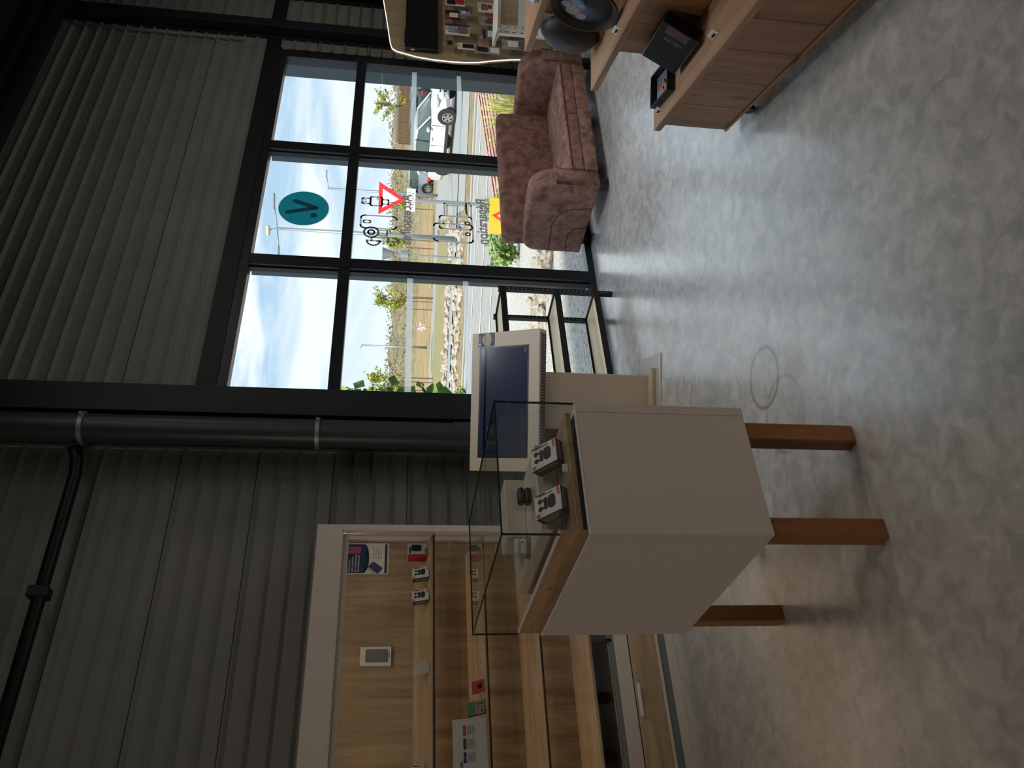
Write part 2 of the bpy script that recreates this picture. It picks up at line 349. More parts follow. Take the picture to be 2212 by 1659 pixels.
# --- clad facade wall: horizontal ribbed trays
PH = .45
def tray_mesh(x0, x1, z0, h):
    pr = [(0, 0)]
    q = PH/4
    for k in range(4):
        pr += [(k*q+.074, 0), (k*q+.096, -.022), (k*q+.099, -.022), (k*q+.102, 0)]
    pr.append((PH-.006, 0)); pr.append((PH-.003, .008))
    pr = [p for p in pr if p[0] <= h+1e-6]
    if pr[-1][0] < h-1e-6: pr.append((h, 0))
    b = B()
    V = [[b.bm.verts.new((x, D+dy, z0+z)) for z, dy in pr] for x in (x0, x1)]
    for k in range(len(pr)-1): b.bm.faces.new((V[0][k], V[1][k], V[1][k+1], V[0][k+1]))
    return b
def clad(name, label, x0, x1, z0, z1):
    w = thing(name, label, None, (0, 0, 0), kind='structure')
    B().box(x0, D+.012, z0, x1, D+.16, z1).obj('wall_core', M_steel, w)
    z = z0
    while z < z1-.01:
        h = min(PH, z1-z); tray_mesh(x0, x1, z, h).obj('cladding_panel', M_clad, w); z += PH
    return w
clad('wall_left', 'dim grey ribbed metal cladding above and behind the wall display cabinet', -5, 2.94, .05, 4.55)
clad('wall_front', 'grey ribbed metal cladding above the big shop window', 2.945, 6.925, 2.75, 4.55)
clad('wall_right', 'narrow strips of grey ribbed cladding beside the window and dark column', 6.93, 10, .05, 4.55)
trim = B().box(2.655, D-.02, .0, 2.675, D+.01, 4.55).obj('trim_1', M_clad); tag(trim, 'thin vertical metal trim where the cladding meets the downpipe', kind='structure')

# --- steel: columns, lintel beam, eaves beam
def hcol(name, label, x0, x1, y0, y1, z1):
    w = thing(name, label, None, ((x0+x1)/2, (y0+y1)/2, 0), kind='structure')
    hx, hy = (x1-x0)/2, (y1-y0)/2
    B().box(-hx, -hy, 0, hx, -hy+.018, z1, .002, 1).obj('flange', M_steel, w)
    B().box(-hx, hy-.018, 0, hx, hy, z1, .002, 1).obj('flange', M_steel, w)
    B().box(-.008, -hy+.018, 0, .008, hy-.018, z1).obj('web', M_steel, w)
    B().box(-.05, -hy+.019, 0, -.009, hy-.019, .02, .002, 1).obj('base_plate', M_steel, w)
    return w
hcol('column', 'dark steel column standing between window and grey downpipe', 2.715, 2.905, 4.10, 4.42, 4.6)
hcol('column', 'dark steel column at the far side of the window, behind the panel', 7.07, 7.175, 4.29, 4.42, 4.6)
hcol('column', 'dark steel column at the picture edge beyond the accessory panel', 7.76, 7.95, 4.29, 4.42, 4.6)
lint = B().box(2.945, D-.03, 2.622, 10, D+.0, 2.748, .003, 1).obj('beam', M_steel); tag(lint, 'dark steel lintel running over the shop window', kind='structure')
eav = thing('beam', 'black eaves beam and tube under the roof along the cladding', None, (0, 0, 0), kind='structure')
B().box(-5, 4.05, 4.5, 10, 4.42, 4.62, .004, 1).obj('top_flange', M_steel, eav)
B().tube([(-5, 4.18, 4.44), (10, 4.18, 4.44)], .07, 14).obj('tube', M_steel, eav, True)
raf = B().box(6.9, -6, 4.35, 7.15, 4.1, 4.6, .004, 1).obj('rafter', M_steel); tag(raf, 'black steel rafter running from the far column to the room', kind='structure')
raf2 = B().box(2.68, -6, 4.35, 2.93, 4.05, 4.6, .004, 1).obj('rafter', M_steel); tag(raf2, 'black steel rafter above the column with the downpipe', kind='structure')

# --- window: dark aluminium frame with two mullions, one transom, six panes
win = thing('window_1', 'tall dark framed shop window with six panes over three bays', None, (0, 0, 0), kind='structure')
XL, XR, ZT = 2.93, 6.86, 2.60
XM = (4.25, 5.535); TZ0, TZ1 = 1.845, 1.925
B().box(XL, D-.03, .0, XR, D+.06, .05, .003, 1).obj('bottom_rail', M_alu, win)
B().box(XL, D-.03, 2.555, XR, D+.06, 2.62, .003, 1).obj('head_rail', M_alu, win)
B().box(XL, D-.03, .05, XL+.06, D+.06, 2.555, .003, 1).obj('jamb', M_alu, win)
B().box(XR-.07, D-.03, .05, XR, D+.06, 2.555, .003, 1).obj('jamb', M_alu, win)
B().box(XR+.0005, D-.012, 0, XR+.068, D+.16, 2.575, .003, 1).obj('outer_jamb', M_alu, win)
for x in XM:
    m_ = B().box(x-.05, D-.04, .05, x+.05, D+.035, 2.555, .003, 1).obj('mullion', M_alu, win)
    B().box(x-.026, D+.036, .05, x+.026, D+.115, 2.555, .003, 1).obj('outer_fin', M_aluglo, win)
    B().box(x-.063, D-.012, .05, x-.051, D+.03, 2.555).obj('glazing_bead', M_black, win)
    B().box(x+.051, D-.012, .05, x+.063, D+.03, 2.555).obj('glazing_bead', M_black, win)
segs = [(XL+.06, XM[0]-.05), (XM[0]+.05, XM[1]-.05), (XM[1]+.05, XR-.07)]
for a, b_ in segs:
    B().box(a, D-.035, TZ0, b_, D+.05, TZ1, .003, 1).obj('transom', M_alu, win)
    for z0, z1 in ((.05, TZ0), (TZ1, 2.555)):
        B().quad((a, D+.02, z0), (b_, D+.02, z0), (b_, D+.02, z1), (a, D+.02, z1)).obj('pane', M_pane, win)
B().box(XR-.02, D+.06, 0, XR+.05, D+.215, 2.62, .002, 1).obj('outer_reveal', M_aluglo, win)
for a, b_ in (segs[0], segs[2]):
    for z0, z1 in ((.975, 1.015), (1.385, 1.428)):
        B().quad((a+.002, D+.0225, z0), (b_-.002, D+.0225, z0), (b_-.002, D+.0225, z1), (a+.002, D+.0225, z1)).obj('frosted_strip', M_frost, win)

# --- downpipe, horizontal pipe, conduit
dp = thing('downpipe', 'fat grey plastic downpipe clamped beside the dark column', 'pipe', (2.612, 4.14, 0))
B().tube([(0, 0, 1.12), (0, 0, 4.6)], .084, 24).obj('pipe', M_pvc, dp, 'auto')
B().tube([(0, 0, 0), (0, 0, 1.14)], .092, 24).obj('sleeve', M_pvc, dp, 'auto')
for z in (1.93, 3.22):
    k = B().lathe([(.088, -.012), (.094, -.012), (.094, .012), (.088, .012)], 24, Matrix.Translation((0, 0, z))).obj('clamp', M_galv, dp, 'auto')
    B().tube([(.03, -.09, z), (.036, -.112, z)], .008, 8).obj('bolt', M_galv, k)
hp = thing('drain_pipe', 'thin black pipe hung along the upper cladding from a rod', 'pipe', (0, 0, 0))
B().tube([(-4.5, 4.26, 3.245), (2.38, 4.26, 3.245), (2.46, 4.24, 3.25), (2.53, 4.2, 3.27)], .034, 12).obj('pipe', M_black, hp, True)
B().tube([(1.69, 4.26, 3.28), (1.69, 4.26, 4.6)], .005, 8).obj('hanger_rod', M_galv, hp)
B().box(1.66, 4.22, 3.20, 1.72, 4.30, 3.30, .006, 1).obj('pipe_clamp', M_black, hp)
cd = thing('conduit', 'thin grey conduit running down the cladding beside the far column', 'conduit', (6.99, D-.03, 0))
B().tube([(0, 0, 2.95), (0, 0, 4.42)], .011, 8).obj('tube', M_clad, cd, True)
for z in (3.2, 3.75, 4.3): B().box(-.022, -.004, z-.01, .022, .03, z+.01, .002, 1).obj('clip', M_clad, cd)

# ================================================================== STICKERS ON THE GLASS (outer side, so they read backwards from inside)
YS = D+.023
st = thing('round_sticker', 'round teal sticker with dark letter v on the middle upper pane', 'sticker', (4.87, YS, 2.235))
b = B(); o_ = arc(0, 0, .199, 0, 360, 48)[:-1]; i_ = arc(0, 0, .1905, 0, 360, 48)[:-1]
for k in range(48): j = (k+1) % 48; b.quad(Vector((*o_[k][:1], 0, o_[k][1])), Vector((o_[j][0], 0, o_[j][1])), Vector((i_[j][0], 0, i_[j][1])), Vector((i_[k][0], 0, i_[k][1])))
b.obj('white_rim', M_frost, st)
B().face([Vector((x, 0, z)) for x, z in i_]).obj('disc', M_teal, st)
def capsule(p, q, w, y):
    d = Vector((q[0]-p[0], q[1]-p[1])); a = math.degrees(math.atan2(d.y, d.x))
    return [Vector((x, y, z)) for x, z in arc(q[0], q[1], w, a-90, a+90, 8)+arc(p[0], p[1], w, a+90, a+270, 8)]
B().face(capsule((.075, .07), (.012, -.09), .02, -.0006)).obj('letter_stroke', M_tealdk, st)
B().face(capsule((-.055, .115), (.012, -.09), .02, -.0008)).obj('letter_stroke', M_tealdk, st)
B().face([Vector((x, -.0006, z)) for x, z in arc(-.075, -.082, .026, 0, 360, 20)[:-1]]).obj('dot', M_tealdk, st)

ac = thing('window_decal', 'grey outline phone and charger drawing lettered Accessoires on the glass', 'decal', (4.85, YS, 1.62))
LW = .015
b = B(); b.ribbon(rrect(-.155, -.10, -.015, .175, .03), LW, 0, closed=True).obj('phone_outline', M_decal, ac)
B().ribbon(rrect(-.10, .10, -.07, .155, .014), LW*.7, 0, closed=True).obj('camera_outline', M_decal, ac)
B().ribbon(rrect(.10, .02, .20, .11, .012), LW, 0, closed=True).ribbon(rrect(.12, .11, .18, .175, .01), LW, 0, closed=True).ribbon([(.14, .145), (.14, .16)], LW*.6, 0).ribbon([(.16, .145), (.16, .16)], LW*.6, 0).obj('charger_outline', M_decal, ac)
B().ribbon(rrect(.125, -.03, .175, .02, .006), LW, 0, closed=True).ribbon([(.15, -.03), (.15, -.07), (.05, -.10), (.02, -.02)], LW*.8, 0).obj('cable_outline', M_decal, ac)
B().ribbon(arc(-.20, .09, .055, 0, 360, 20), LW, 0).ribbon(arc(-.20, .09, .024, 0, 360, 14), LW, 0).ribbon([(-.225, .03), (-.225, -.03), (-.175, -.03), (-.175, .03)], LW, 0).ribbon([(-.20, -.03), (-.20, -.10)], LW, 0).obj('plug_outline', M_decal, ac)
B().ribbon([(-.29, .12)]+arc(-.29, .07, .05, 90, 270, 8)+[(-.29, .12)], LW, 0).ribbon([(-.29, .085), (-.255, .085), (-.255, -.04), (-.295, -.04), (-.295, .04)], LW, 0).ribbon([(-.275, -.04), (-.275, -.10)], LW, 0).obj('earbud_outline', M_decal, ac)
text('lettering', 'Accessoires', .118, M_decal, ac, (-.03, .001, -.175), (PI/2, 0, PI), bold=.0022)
rp_ = thing('window_decal', 'grey outline phones and laptop drawing lettered Réparation on the glass', 'decal', (4.85, YS, 1.07))
B().ribbon(rrect(-.255, -.145, -.055, .16, .03), LW, 0, closed=True).ribbon([(-.185, .125), (-.145, .125)], LW, 0).ribbon(arc(-.16, -.105, .017, 0, 360, 12), LW*.8, 0).obj('phone_outline', M_decal, rp_)
B().ribbon(rrect(-.11, -.14, .035, .115, .02), LW, .0004, closed=True).ribbon([(-.06, .085), (-.02, .085)], LW, 0).ribbon(arc(-.038, -.105, .017, 0, 360, 12), LW*.8, 0).obj('front_phone_outline', M_decal, rp_)
B().ribbon([(.04, .075), (.18, .075), (.18, -.10), (.06, -.10)], LW, 0).ribbon([(.05, .055), (.16, .055), (.16, -.08)], LW*.8, 0).ribbon([(.05, -.115), (.09, -.10), (.195, -.10), (.195, -.125), (.17, -.14), (.04, -.14)], LW, 0).obj('laptop_outline', M_decal, rp_)
text('lettering', 'Réparation', .118, M_decal, rp_, (.0, .001, -.225), (PI/2, 0, PI), bold=.0022)

# ================================================================== PEDESTAL DISPLAY CASE
ped = thing('display_case', 'white pedestal display case with glass top on oak legs, nearest the camera', 'display case', (.99, 2.07, 0))
PW, PD, Z0, Z1, Z2 = .452, .855, .375, .93, 1.187
B().box(0, 0, Z0, PW, .018, Z1, .0015, 1).obj('front_panel', M_white, ped)
B().box(.0, .0185, Z0, .018, PD, Z1, .0015, 1).obj('side_panel', M_white, ped)
B().box(PW-.018, .0185, Z0, PW, PD, Z1, .0015, 1).obj('side_panel', M_white, ped)
B().box(.0185, PD-.018, Z0, PW-.0185, PD, Z1, .0015, 1).obj('back_panel', M_white, ped)
B().box(.0185, .0185, Z0, PW-.0185, PD-.0185, Z0+.018).obj('bottom_panel', M_white, ped)
B().box(.0185, .0185, Z1-.022, PW-.0185, PD-.0185, Z1-.006).obj('case_floor', M_blackp, ped)
B().box(0.0, -.0012, Z0, .030, 0, Z1).obj('edge_strip', M_white, ped); B().box(PW-.030, -.0012, Z0, PW, 0, Z1).obj('edge_strip', M_white, ped)
B().box(-.001, -.001, Z1, .006, PD, Z1+.006).obj('rim', M_paper, ped); B().box(.006, -.001, Z1, PW, .006, Z1+.006).obj('rim', M_paper, ped)
for x, y in ((.004, .012), (PW-.062-.05, .006), (.022, PD-.075), (PW-.08, PD-.075)):
    B().box(x, y, 0, x+.062, y+.062, Z0, .003, 1).obj('leg', M_legoak, ped)
dr = B().box(.002, .004, Z1+.007, .016, PD-.02, 1.017, .001, 1).obj('drawer_front', M_oaky, ped)
B().lathe([(.007, 0), (.007, .006), (.003, .007)], 14, Matrix.Translation((.002, .40, .98)) @ Matrix.Rotation(-PI/2, 4, 'Y')).obj('lock', M_chrome, dr, 'auto')
B().box(.002, .004, 1.0175, .016, PD-.02, 1.0215).obj('shelf_edge', M_paper, ped)
g_ = 0.006
for nm, q in (('glass_front', ((0, .003, Z1+.006), (PW, .003, Z1+.006), (PW, .003, Z2), (0, .003, Z2))),
              ('glass_side', ((.0005, 0.003, 1.022), (.0005, PD-.02, 1.022), (.0005, PD-.02, Z2), (.0005, 0.003, Z2))),
              ('glass_side', ((PW-.001, 0.003, Z1), (PW-.001, PD-.02, Z1), (PW-.001, PD-.02, Z2), (PW-.001, 0.003, Z2))),
              ('glass_back', ((0, PD-.02, Z1), (PW, PD-.02, Z1), (PW, PD-.02, Z2), (0, PD-.02, Z2))),
              ('glass_top', ((0, 0.003, Z2), (PW, 0.003, Z2), (PW, PD-.02, Z2), (0, PD-.02, Z2)))):
    B().quad(*q).obj(nm, M_caseglass, ped)
for p, q in (((0, .003, Z2), (PW, .003, Z2)), ((0, .003, Z2), (0, PD-.02, Z2)), ((PW, .003, Z2), (PW, PD-.02, Z2)), ((0, .003, 1.022), (0, .003, Z2)), ((PW, .003, Z1), (PW, .003, Z2)), ((0, PD-.02, Z2), (PW, PD-.02, Z2)), ((0, PD-.02, 1.022), (0, PD-.02, Z2))):
    a, b_ = Vector(p), Vector(q); e = .0024
    B().box(min(a.x, b_.x)-e, min(a.y, b_.y)-e, min(a.z, b_.z)-e, max(a.x, b_.x)+e, max(a.y, b_.y)+e, max(a.z, b_.z)+e).obj('glass_edge', M_glassedge, ped)
B().box(.02, .035, Z1+.010, PW-.012, PD-.03, Z1+.0295, .002, 1).obj('false_floor', M_oaky, ped)
# things inside the case
def at_ped(x, y, z): return (.99+x, 2.07+y, z)
ris = thing('step_riser', 'white two-step riser standing inside the glass case', 'riser', at_ped(.115, .21, Z1+.03))
B().box(0, 0, 0, .31, .535, .07, .002, 1).obj('lower_step', M_white, ris)
B().box(.088, .24, .0705, .31, .385, .14, .002, 1).obj('upper_step', M_white, ris)
def earbud_box(label, loc, rot, s=1.0, group=None):
    t = thing('earbud_box', label, 'box', loc, rot=rot, group=group)
    w, h, d = .082*s, .105*s, .042*s     # local: x width, z height, y depth; front faces -y
    B().box(-w/2, .0006, 0, w/2, d, h).obj('carton', M_blackp, t)
    fr = B().box(-w/2, -.0006, 0, w/2, .0006, h).obj('front_sheet', M_boxw, t)
    B().box(-w/2+.002, -.0016, h-.018*s, -w/2+.014*s, -.0007, h-.004*s).obj('logo_patch', M_orange, fr)
    B().prism([Vector((w/2-.032*s, -.0014, .004)), Vector((w/2, -.0014, .004)), Vector((w/2, -.0014, .013*s)), Vector((w/2-.026*s, -.0014, .013*s))], Vector((0, .0007, 0))).obj('corner_flash', M_orange, fr)
    pr_ = lambda pts: [Vector((x*s, -.0012, z*s)) for x, z in pts]
    B().prism(pr_(rrect(-.022, .022, .024, .052, .013)), Vector((0, .0005, 0))).obj('printed_case', M_ink, fr)
    B().prism(pr_(rrect(-.020, .053, .022, .068, .007)), Vector((0, .0005, 0))).obj('printed_lid', M_ink, fr)
    for x in (-.012, .014):
        B().prism(pr_([(x-.004, .066), (x+.004, .066), (x+.003, .08), (x-.003, .08)]), Vector((0, .0006, 0))).obj('printed_stem', M_ink, fr)
        B().prism(pr_(arc(x, .083, .0085, 0, 360, 12)[:-1]), Vector((0, .0007, 0))).obj('printed_earbud', M_ink, fr)
    B().box(w/2-.010*s, -.0014, .03*s, w/2-.006*s, -.0007, .085*s).obj('printed_line', M_greyt, fr)
    B().box(w/2-.006*s, -.0014, h-.045*s, w/2-.002*s, -.0007, h-.004*s).obj('printed_name', M_ink, fr)
    B().box(-w/2-.0008, .006, .01*s, -w/2-.0001, d-.006, .09*s).obj('side_print', M_greyt, t)
    B().box(-w/2+.006, .006, -.0009, w/2-.006, d-.02, -.0002).obj('base_print', M_greyt, t)
    return t
tilt = math.radians(-50)
earbud_box('white and black earbud box in the glass case, nearer the case corner', at_ped(.168, .088, .985), (tilt, 0, math.radians(2)))
earbud_box('white and black earbud box in the glass case, nearer the kiosk', at_ped(.338, .088, .985), (tilt, 0, math.radians(2)))
def acrylic_stand(label, loc, rz):
    t = thing('acrylic_stand', label, 'stand', loc, rz)
    B().box(-.035, -.03, 0, .035, .03, .003).obj('foot', M_acryl, t)
    B().box(-.035, .02, .003, .035, .023, .07, M=None).obj('back_plate', M_acryl, t)
    B().box(-.035, -.03, .008, .035, .02, .010).obj('ledge', M_acryl, t)
    return t
acrylic_stand('clear acrylic stand under the black earbud case', at_ped(.262, .285, Z1+.1005), math.radians(-8))
acrylic_stand('clear acrylic stand under the white earbud case', at_ped(.155, .43, Z1+.1005), math.radians(-20))
eb = thing('earbud_case', 'glossy black earbud charging case on the acrylic stand in the glass case', 'earbud case', at_ped(.262, .275, Z1+.1115), math.radians(-8))
B().box(-.03, -.022, 0, .03, .008, .024, .011, 4).obj('shell', M_blackp, eb, True); B().box(-.03, -.022, .0245, .03, .008, .046, .010, 4).obj('lid', M_blackp, eb, True)
text('logo', 'JBL', .009, M_greyt, eb, (0, -.0224, .034), (PI/2, 0, 0))
ew = thing('earbud_case', 'small white earbud charging case on the acrylic stand in the glass case', 'earbud case', at_ped(.155, .42, Z1+.1115), math.radians(-20))
B().box(-.025, -.018, 0, .025, .006, .024, .009, 4).obj('shell', M_paper, ew, True); B().box(-.025, -.018, .0245, .025, .006, .042, .008, 4).obj('lid', M_paper, ew, True)
B().lathe([(.003, 0), (.003, .001)], 10, Matrix.Translation((.012, -.0182, .018)) @ Matrix.Rotation(PI/2, 4, 'X')).obj('indicator', M_ink, ew)
tg = B().box(-.012, -.0005, 0, .012, .0005, .018).obj('price_tag', M_paper, loc=at_ped(.252, .06, Z1+.031), rot=(-.25, 0, -.3)); tag(tg, 'small white price tag between the two earbud boxes', 'tag')

# ================================================================== WALL DISPLAY CABINET
YB = 4.405
cab = thing('wall_cabinet', 'white framed wall cabinet with oak shelves, strip lights and glass doors', 'cabinet', (0, 0, 0))
CX0, CX1, YF = .15, 2.005, 4.09
B().box(CX0, YF, 1.745, CX1, YB+.015, 1.88, .002, 1).obj('top_box', M_white, cab)
B().box(CX1-.036, YF, .09, CX1, YF+.05, 1.7445, .001, 1).obj('front_stile', M_white, cab)
B().box(2.05, YB-.03, .09, 2.082, YB+.015, 1.7445, .001, 1).obj('rear_post', M_white, cab)
B().quad((CX1-.01, YF+.05, .32), (2.06, YB-.03, .32), (2.06, YB-.03, 1.744), (CX1-.01, YF+.05, 1.744)).obj('side_glass', M_caseglass, cab)
B().box(CX0, YB, .09, 2.048, YB+.014, 1.7445).obj('back_panel', M_oakv, cab)
B().box(CX0, YF+.03, .245, CX1-.037, YB-.001, .348, .002, 1).obj('base_deck', M_white, cab)
B().box(CX0, YF+.004, .325, CX1-.037, YF+.0295, .349, .001, 1).obj('door_track', M_clad, cab)
B().box(CX0, YF-.002, .252, CX1-.037, YF+.029, .3245, .002, 1).obj('front_rail', M_white, cab)
drw = B().box(CX0, YF+.004, .103, CX1-.037, YF+.028, .245, .001, 1).obj('drawer', M_oakx, cab)
B().box(.972, YF-.022, .222, 1.132, YF+.004, .238, .005, 2).obj('handle', M_paper, drw, True)
B().box(CX0, YF, .086, CX1, YB, .102, .001, 1).obj('bottom_board', M_white, cab)
B().box(CX0, YF+.007, .0462, CX1-.002, YB, .0855).obj('recess', mat('blue_grey_plinth', c(120, 128, 132), .5), cab)
B().box(CX0, YF-.002, 0, CX1, YB, .046, .001, 1).obj('plinth', M_white, cab)
SLOPE = {}
for i, (z, dz) in enumerate(((1.262, .085), (.991, .066), (.710, .060), (.449, .038))):
    d0_, d1_ = YF+.045, YB-.001; SLOPE[i] = (d0_, z, dz/(d1_-d0_))
    sh = B().prism([Vector((CX0, d0_, z-.013)), Vector((CX0, d1_, z+dz-.013)), Vector((CX0, d1_, z+dz)), Vector((CX0, d0_, z))], Vector((CX1-.04-CX0, 0, 0))).obj('shelf', M_oakx, cab)
    B().box(CX0, d0_-.006, z-.013, CX1-.04, d0_-.0005, z-.004, .001, 1).obj('shelf_lip', M_blackp if i < 3 else M_oakx, sh)
    if i < 3: B().box(CX0+.02, YB-.03, z+dz-.034, CX1-.06, YB-.018, z+dz-.024).obj('led_strip', M_led, sh)
B().box(CX0, YB-.001, .349, CX1-.04, YB-.0005, .46).obj('lower_back', M_oakshade, cab); B().box(CX0, YF+.05, .3485, CX1-.04, YB-.0012, .3515).obj('lower_deck', M_oakshade, cab)  # dark sheets laid over back and deck as painted shade
for k, (x0, x1, yy) in enumerate(((CX0, 1.40, YF+.018), (1.36, CX1-.037, YF+.026))):
    B().quad((x0, yy, .35), (x1, yy, .35), (x1, yy, 1.744), (x0, yy, 1.744)).obj('glass_door', M_caseglass, cab)
B().box(CX0, YF+.034, 1.712, CX1-.04, YF+.042, 1.7445).obj('added_valance', M_white, cab)  # added lip hiding the extra top strip from view
B().box(CX0+.02, YF+.048, 1.733, CX1-.06, YF+.06, 1.743).obj('led_strip', M_led, cab)  # extra strip added to brighten the upper back panel
B().box(1.348, YF+.004, .335, 1.368, YF+.017, .375, .002, 1).obj('door_lock', M_blackp, cab)
B().box(1.952, YF+.055, 1.728, 1.962, YF+.10, 1.744).obj('corner_lamp', M_led, cab)
# things in the cabinet
fy = thing('flyer', 'blue and white smartphone flyer stuck on the cabinet back panel', 'flyer', (1.945, YB-.0015, 1.628))
B().box(-.094, -.001, -.132, .094, .0, .132).obj('sheet', M_paper, fy)
B().prism([Vector((x, -.0012, z)) for x, z in [(-.088, .126), (.088, .126), (.088, .01)]+arc(0, .01, .088, 0, -180, 12, .03)], Vector((0, -.0004, 0))).obj('blue_field', M_navy, fy)
B().prism([Vector((x, -.0013, z)) for x, z in [(.088, .02), (.088, .008)]+arc(0, .008, .088, 0, -180, 12, .03)+[(-.088, .02)]+arc(0, .02, .088, 180, 360, 12, .03)], Vector((0, -.0008, 0))).obj('teal_curve', M_teal, fy)
B().prism([Vector((x, -.0018, z)) for x, z in rrect(.03, .025, .072, .105, .008)], Vector((0, -.0006, 0))).obj('printed_phone', mat('red_orange_print', c(214, 76, 66), .5, noise=(20, 2), col2=c(60, 90, 160)), fy)
B().box(-.078, -.002, -.0045, .082, -.0012, .0, M=Matrix.Rotation(0, 4, 'Y')).obj('rule', M_teal, fy)
ph2 = B().prism([Vector((x, -.0018, z)) for x, z in rrect(-.022, -.035, .022, .035, .005)], Vector((0, -.0006, 0))).obj('printed_phone', mat('indigo_print', c(64, 70, 118), .5), fy, loc=(-.055, -.0004, -.06), rot=(0, math.radians(38), 0))
ph3 = B().prism([Vector((x, -.0015, z)) for x, z in rrect(-.022, -.035, .022, .035, .005)], Vector((0, -.0003, 0))).obj('printed_phone_back', mat('cream_print_2', c(206, 198, 186), .5), fy, loc=(-.063, 0, -.045), rot=(0, math.radians(38), 0))
for k in range(3): B().lathe([(.0026, 0), (.0026, .0006)], 10, Matrix.Translation((-.012+.009*k, -.0018, .028)) @ Matrix.Rotation(PI/2, 4, 'X')).obj('printed_lens', M_ink, ph3)
B().box(-.088, -.0016, -.124, .088, -.0011, -.110).obj('footer_bar', M_navy, fy)
text('headline', 'Découvrez\nnotre gamme\nde smartphones\nreconditionnés', .017, M_paper, fy, (-.082, -.0022, .062), (PI/2, 0, 0), align='LEFT')
for k in range(4):
    B().box(.012, -.0016, -.047-.014*k, .070, -.0011, -.044-.014*k).obj('printed_line', M_greyt, fy); B().box(.001, -.0016, -.049-.014*k, .007, -.0011, -.043-.014*k).obj('bullet', M_ink, fy)
wb = thing('phone_case_box', 'white boxed phone cover hung on the cabinet back panel', 'box', (1.385, 4.385, 1.547))
B().box(-.05, 0, -.082, .05, .018, .082, .002, 1).obj('carton', M_boxw, wb)
B().prism([Vector((x, -.0008, z)) for x, z in rrect(-.03, -.062, .032, .05, .008)], Vector((0, .0012, 0))).obj('printed_cover', mat('grey_cover_print', c(168, 166, 158), .5), wb)
B().prism([Vector((x, -.0012, z)) for x, z in rrect(-.034, -.066, .036, .054, .01)], Vector((0, .0005, 0))).obj('printed_outline', M_greyt, wb)
B().box(-.012, -.001, -.074, .016, -.0002, -.070).obj('printed_line', M_greyt, wb)
Y1 = 4.175
earbud_box('white earbud box on the top cabinet shelf, nearer the speaker box', (1.773, Y1, 1.279), (math.radians(-14), 0, math.radians(14)), .86)
earbud_box('white earbud box on the top cabinet shelf, nearer the power bank', (1.645, Y1, 1.279), (math.radians(-14), 0, math.radians(14)), .86)
sb_ = thing('speaker_box', 'white and red product box with black device picture at the shelf end', 'box', (1.915, 4.20, 1.288), math.radians(20))
B().box(-.04, 0, 0, .04, .06, .105, .001, 1).obj('carton', M_boxw, sb_); B().box(-.0412, .001, 0, -.0402, .059, .104).obj('red_side', M_red, sb_)
B().prism([Vector((x, -.0008, z)) for x, z in rrect(-.02, .03, .03, .085, .012)], Vector((0, .001, 0))).obj('printed_device', M_ink, sb_); B().box(-.036, -.001, .004, .0, .0, .012).obj('red_flash', M_red, sb_)
B().box(-.036, -.001, .088, .01, .0, .096).obj('printed_name', M_ink, sb_)
pb = thing('power_bank', 'beige rounded power bank leaning on the top cabinet shelf', 'power bank', (1.27, 4.165, 1.275), rot=(math.radians(-34), 0, math.radians(12)))
B().box(-.038, 0, 0, .038, .018, .098, .008, 3).obj('shell', mat('beige_plastic', c(196, 184, 168), .45), pb, True)
B().box(-.006, .004, -.001, .006, .012, .002).obj('port', M_blackp, pb)
rd = thing('mini_router', 'small red square gadget with dark window on the second shelf', 'gadget', (1.165, 4.165, 1.0), rot=(math.radians(-30), 0, math.radians(10)))
B().box(-.033, 0, 0, .033, .006, .07, .003, 2).obj('red_face', M_red, rd); B().box(-.034, .0062, 0, .034, .018, .072, .004, 2).obj('white_back', M_paper, rd)
B().box(-.013, -.001, .012, .013, .001, .038, .001, 1).obj('window', M_screen, rd)
ph = thing('smartphone', 'dummy smartphone with green screen top on the second shelf', 'phone', (1.065, 4.165, 1.0), rot=(math.radians(-28), 0, math.radians(14)))
B().box(-.038, 0, 0, .038, .009, .095, .004, 2).obj('shell', M_blackp, ph)
B().box(-.035, -.0008, .05, .035, .0002, .092).obj('green_area', mat('green_print', c(58, 134, 72), .4), ph); B().box(-.035, -.0008, .004, .035, .0002, .0498).obj('icon_area', mat('light_grey_print', c(150, 146, 140), .4), ph)
for k, cc in enumerate((M_ink, M_red, M_ink, M_greyt, M_red, M_ink)):
    B().box(-.028+.02*(k % 3), -.0013, .012+.018*(k//3), -.016+.02*(k % 3), -.0009, .023+.018*(k//3)).obj('app_icon', cc, ph)
fh = thing('brochure', 'shiny folded price brochure with red, yellow and navy badges on the shelf', 'brochure', (.88, 4.155, .999), rot=(math.radians(-10), 0, math.radians(4)))
B().box(-.15, 0, 0, .13, .002, .165, .0008, 1).obj('sheet', mat('laminated_paper', c(226, 220, 212), .08, 0, .6), fh)
for k, (cc, lab) in enumerate(((M_navy, 'A'), (M_navy, ''), (M_red, 'C'))):
    x = -.075+.062*k
    B().prism([Vector((px, -.0008, pz)) for px, pz in rrect(x, .10, x+.05, .114, .004)], Vector((0, .001, 0))).obj('badge', cc, fh)
    B().box(x+.002, -.0008, .055, x+.048, .0002, .098).obj('grey_block', mat('pale_blue_print', c(184, 192, 198), .4), fh)
    for j in range(3): B().box(x+.008, -.0013, .064+.011*j, x+.042, -.0009, .067+.011*j).obj('printed_line', M_greyt, fh)
    if lab: text('badge_letter', lab, .012, M_paper, fh, (x+.025, -.0012, .107), (PI/2, 0, 0))
B().box(-.012, -.0009, .0985, .036, .0002, .0995).obj('yellow_line', M_orange, fh)
B().box(-.0125, -.0012, .086, .0365, -.0008, .097).obj('yellow_badge', mat('yellow_print', c(214, 190, 50), .4), fh)
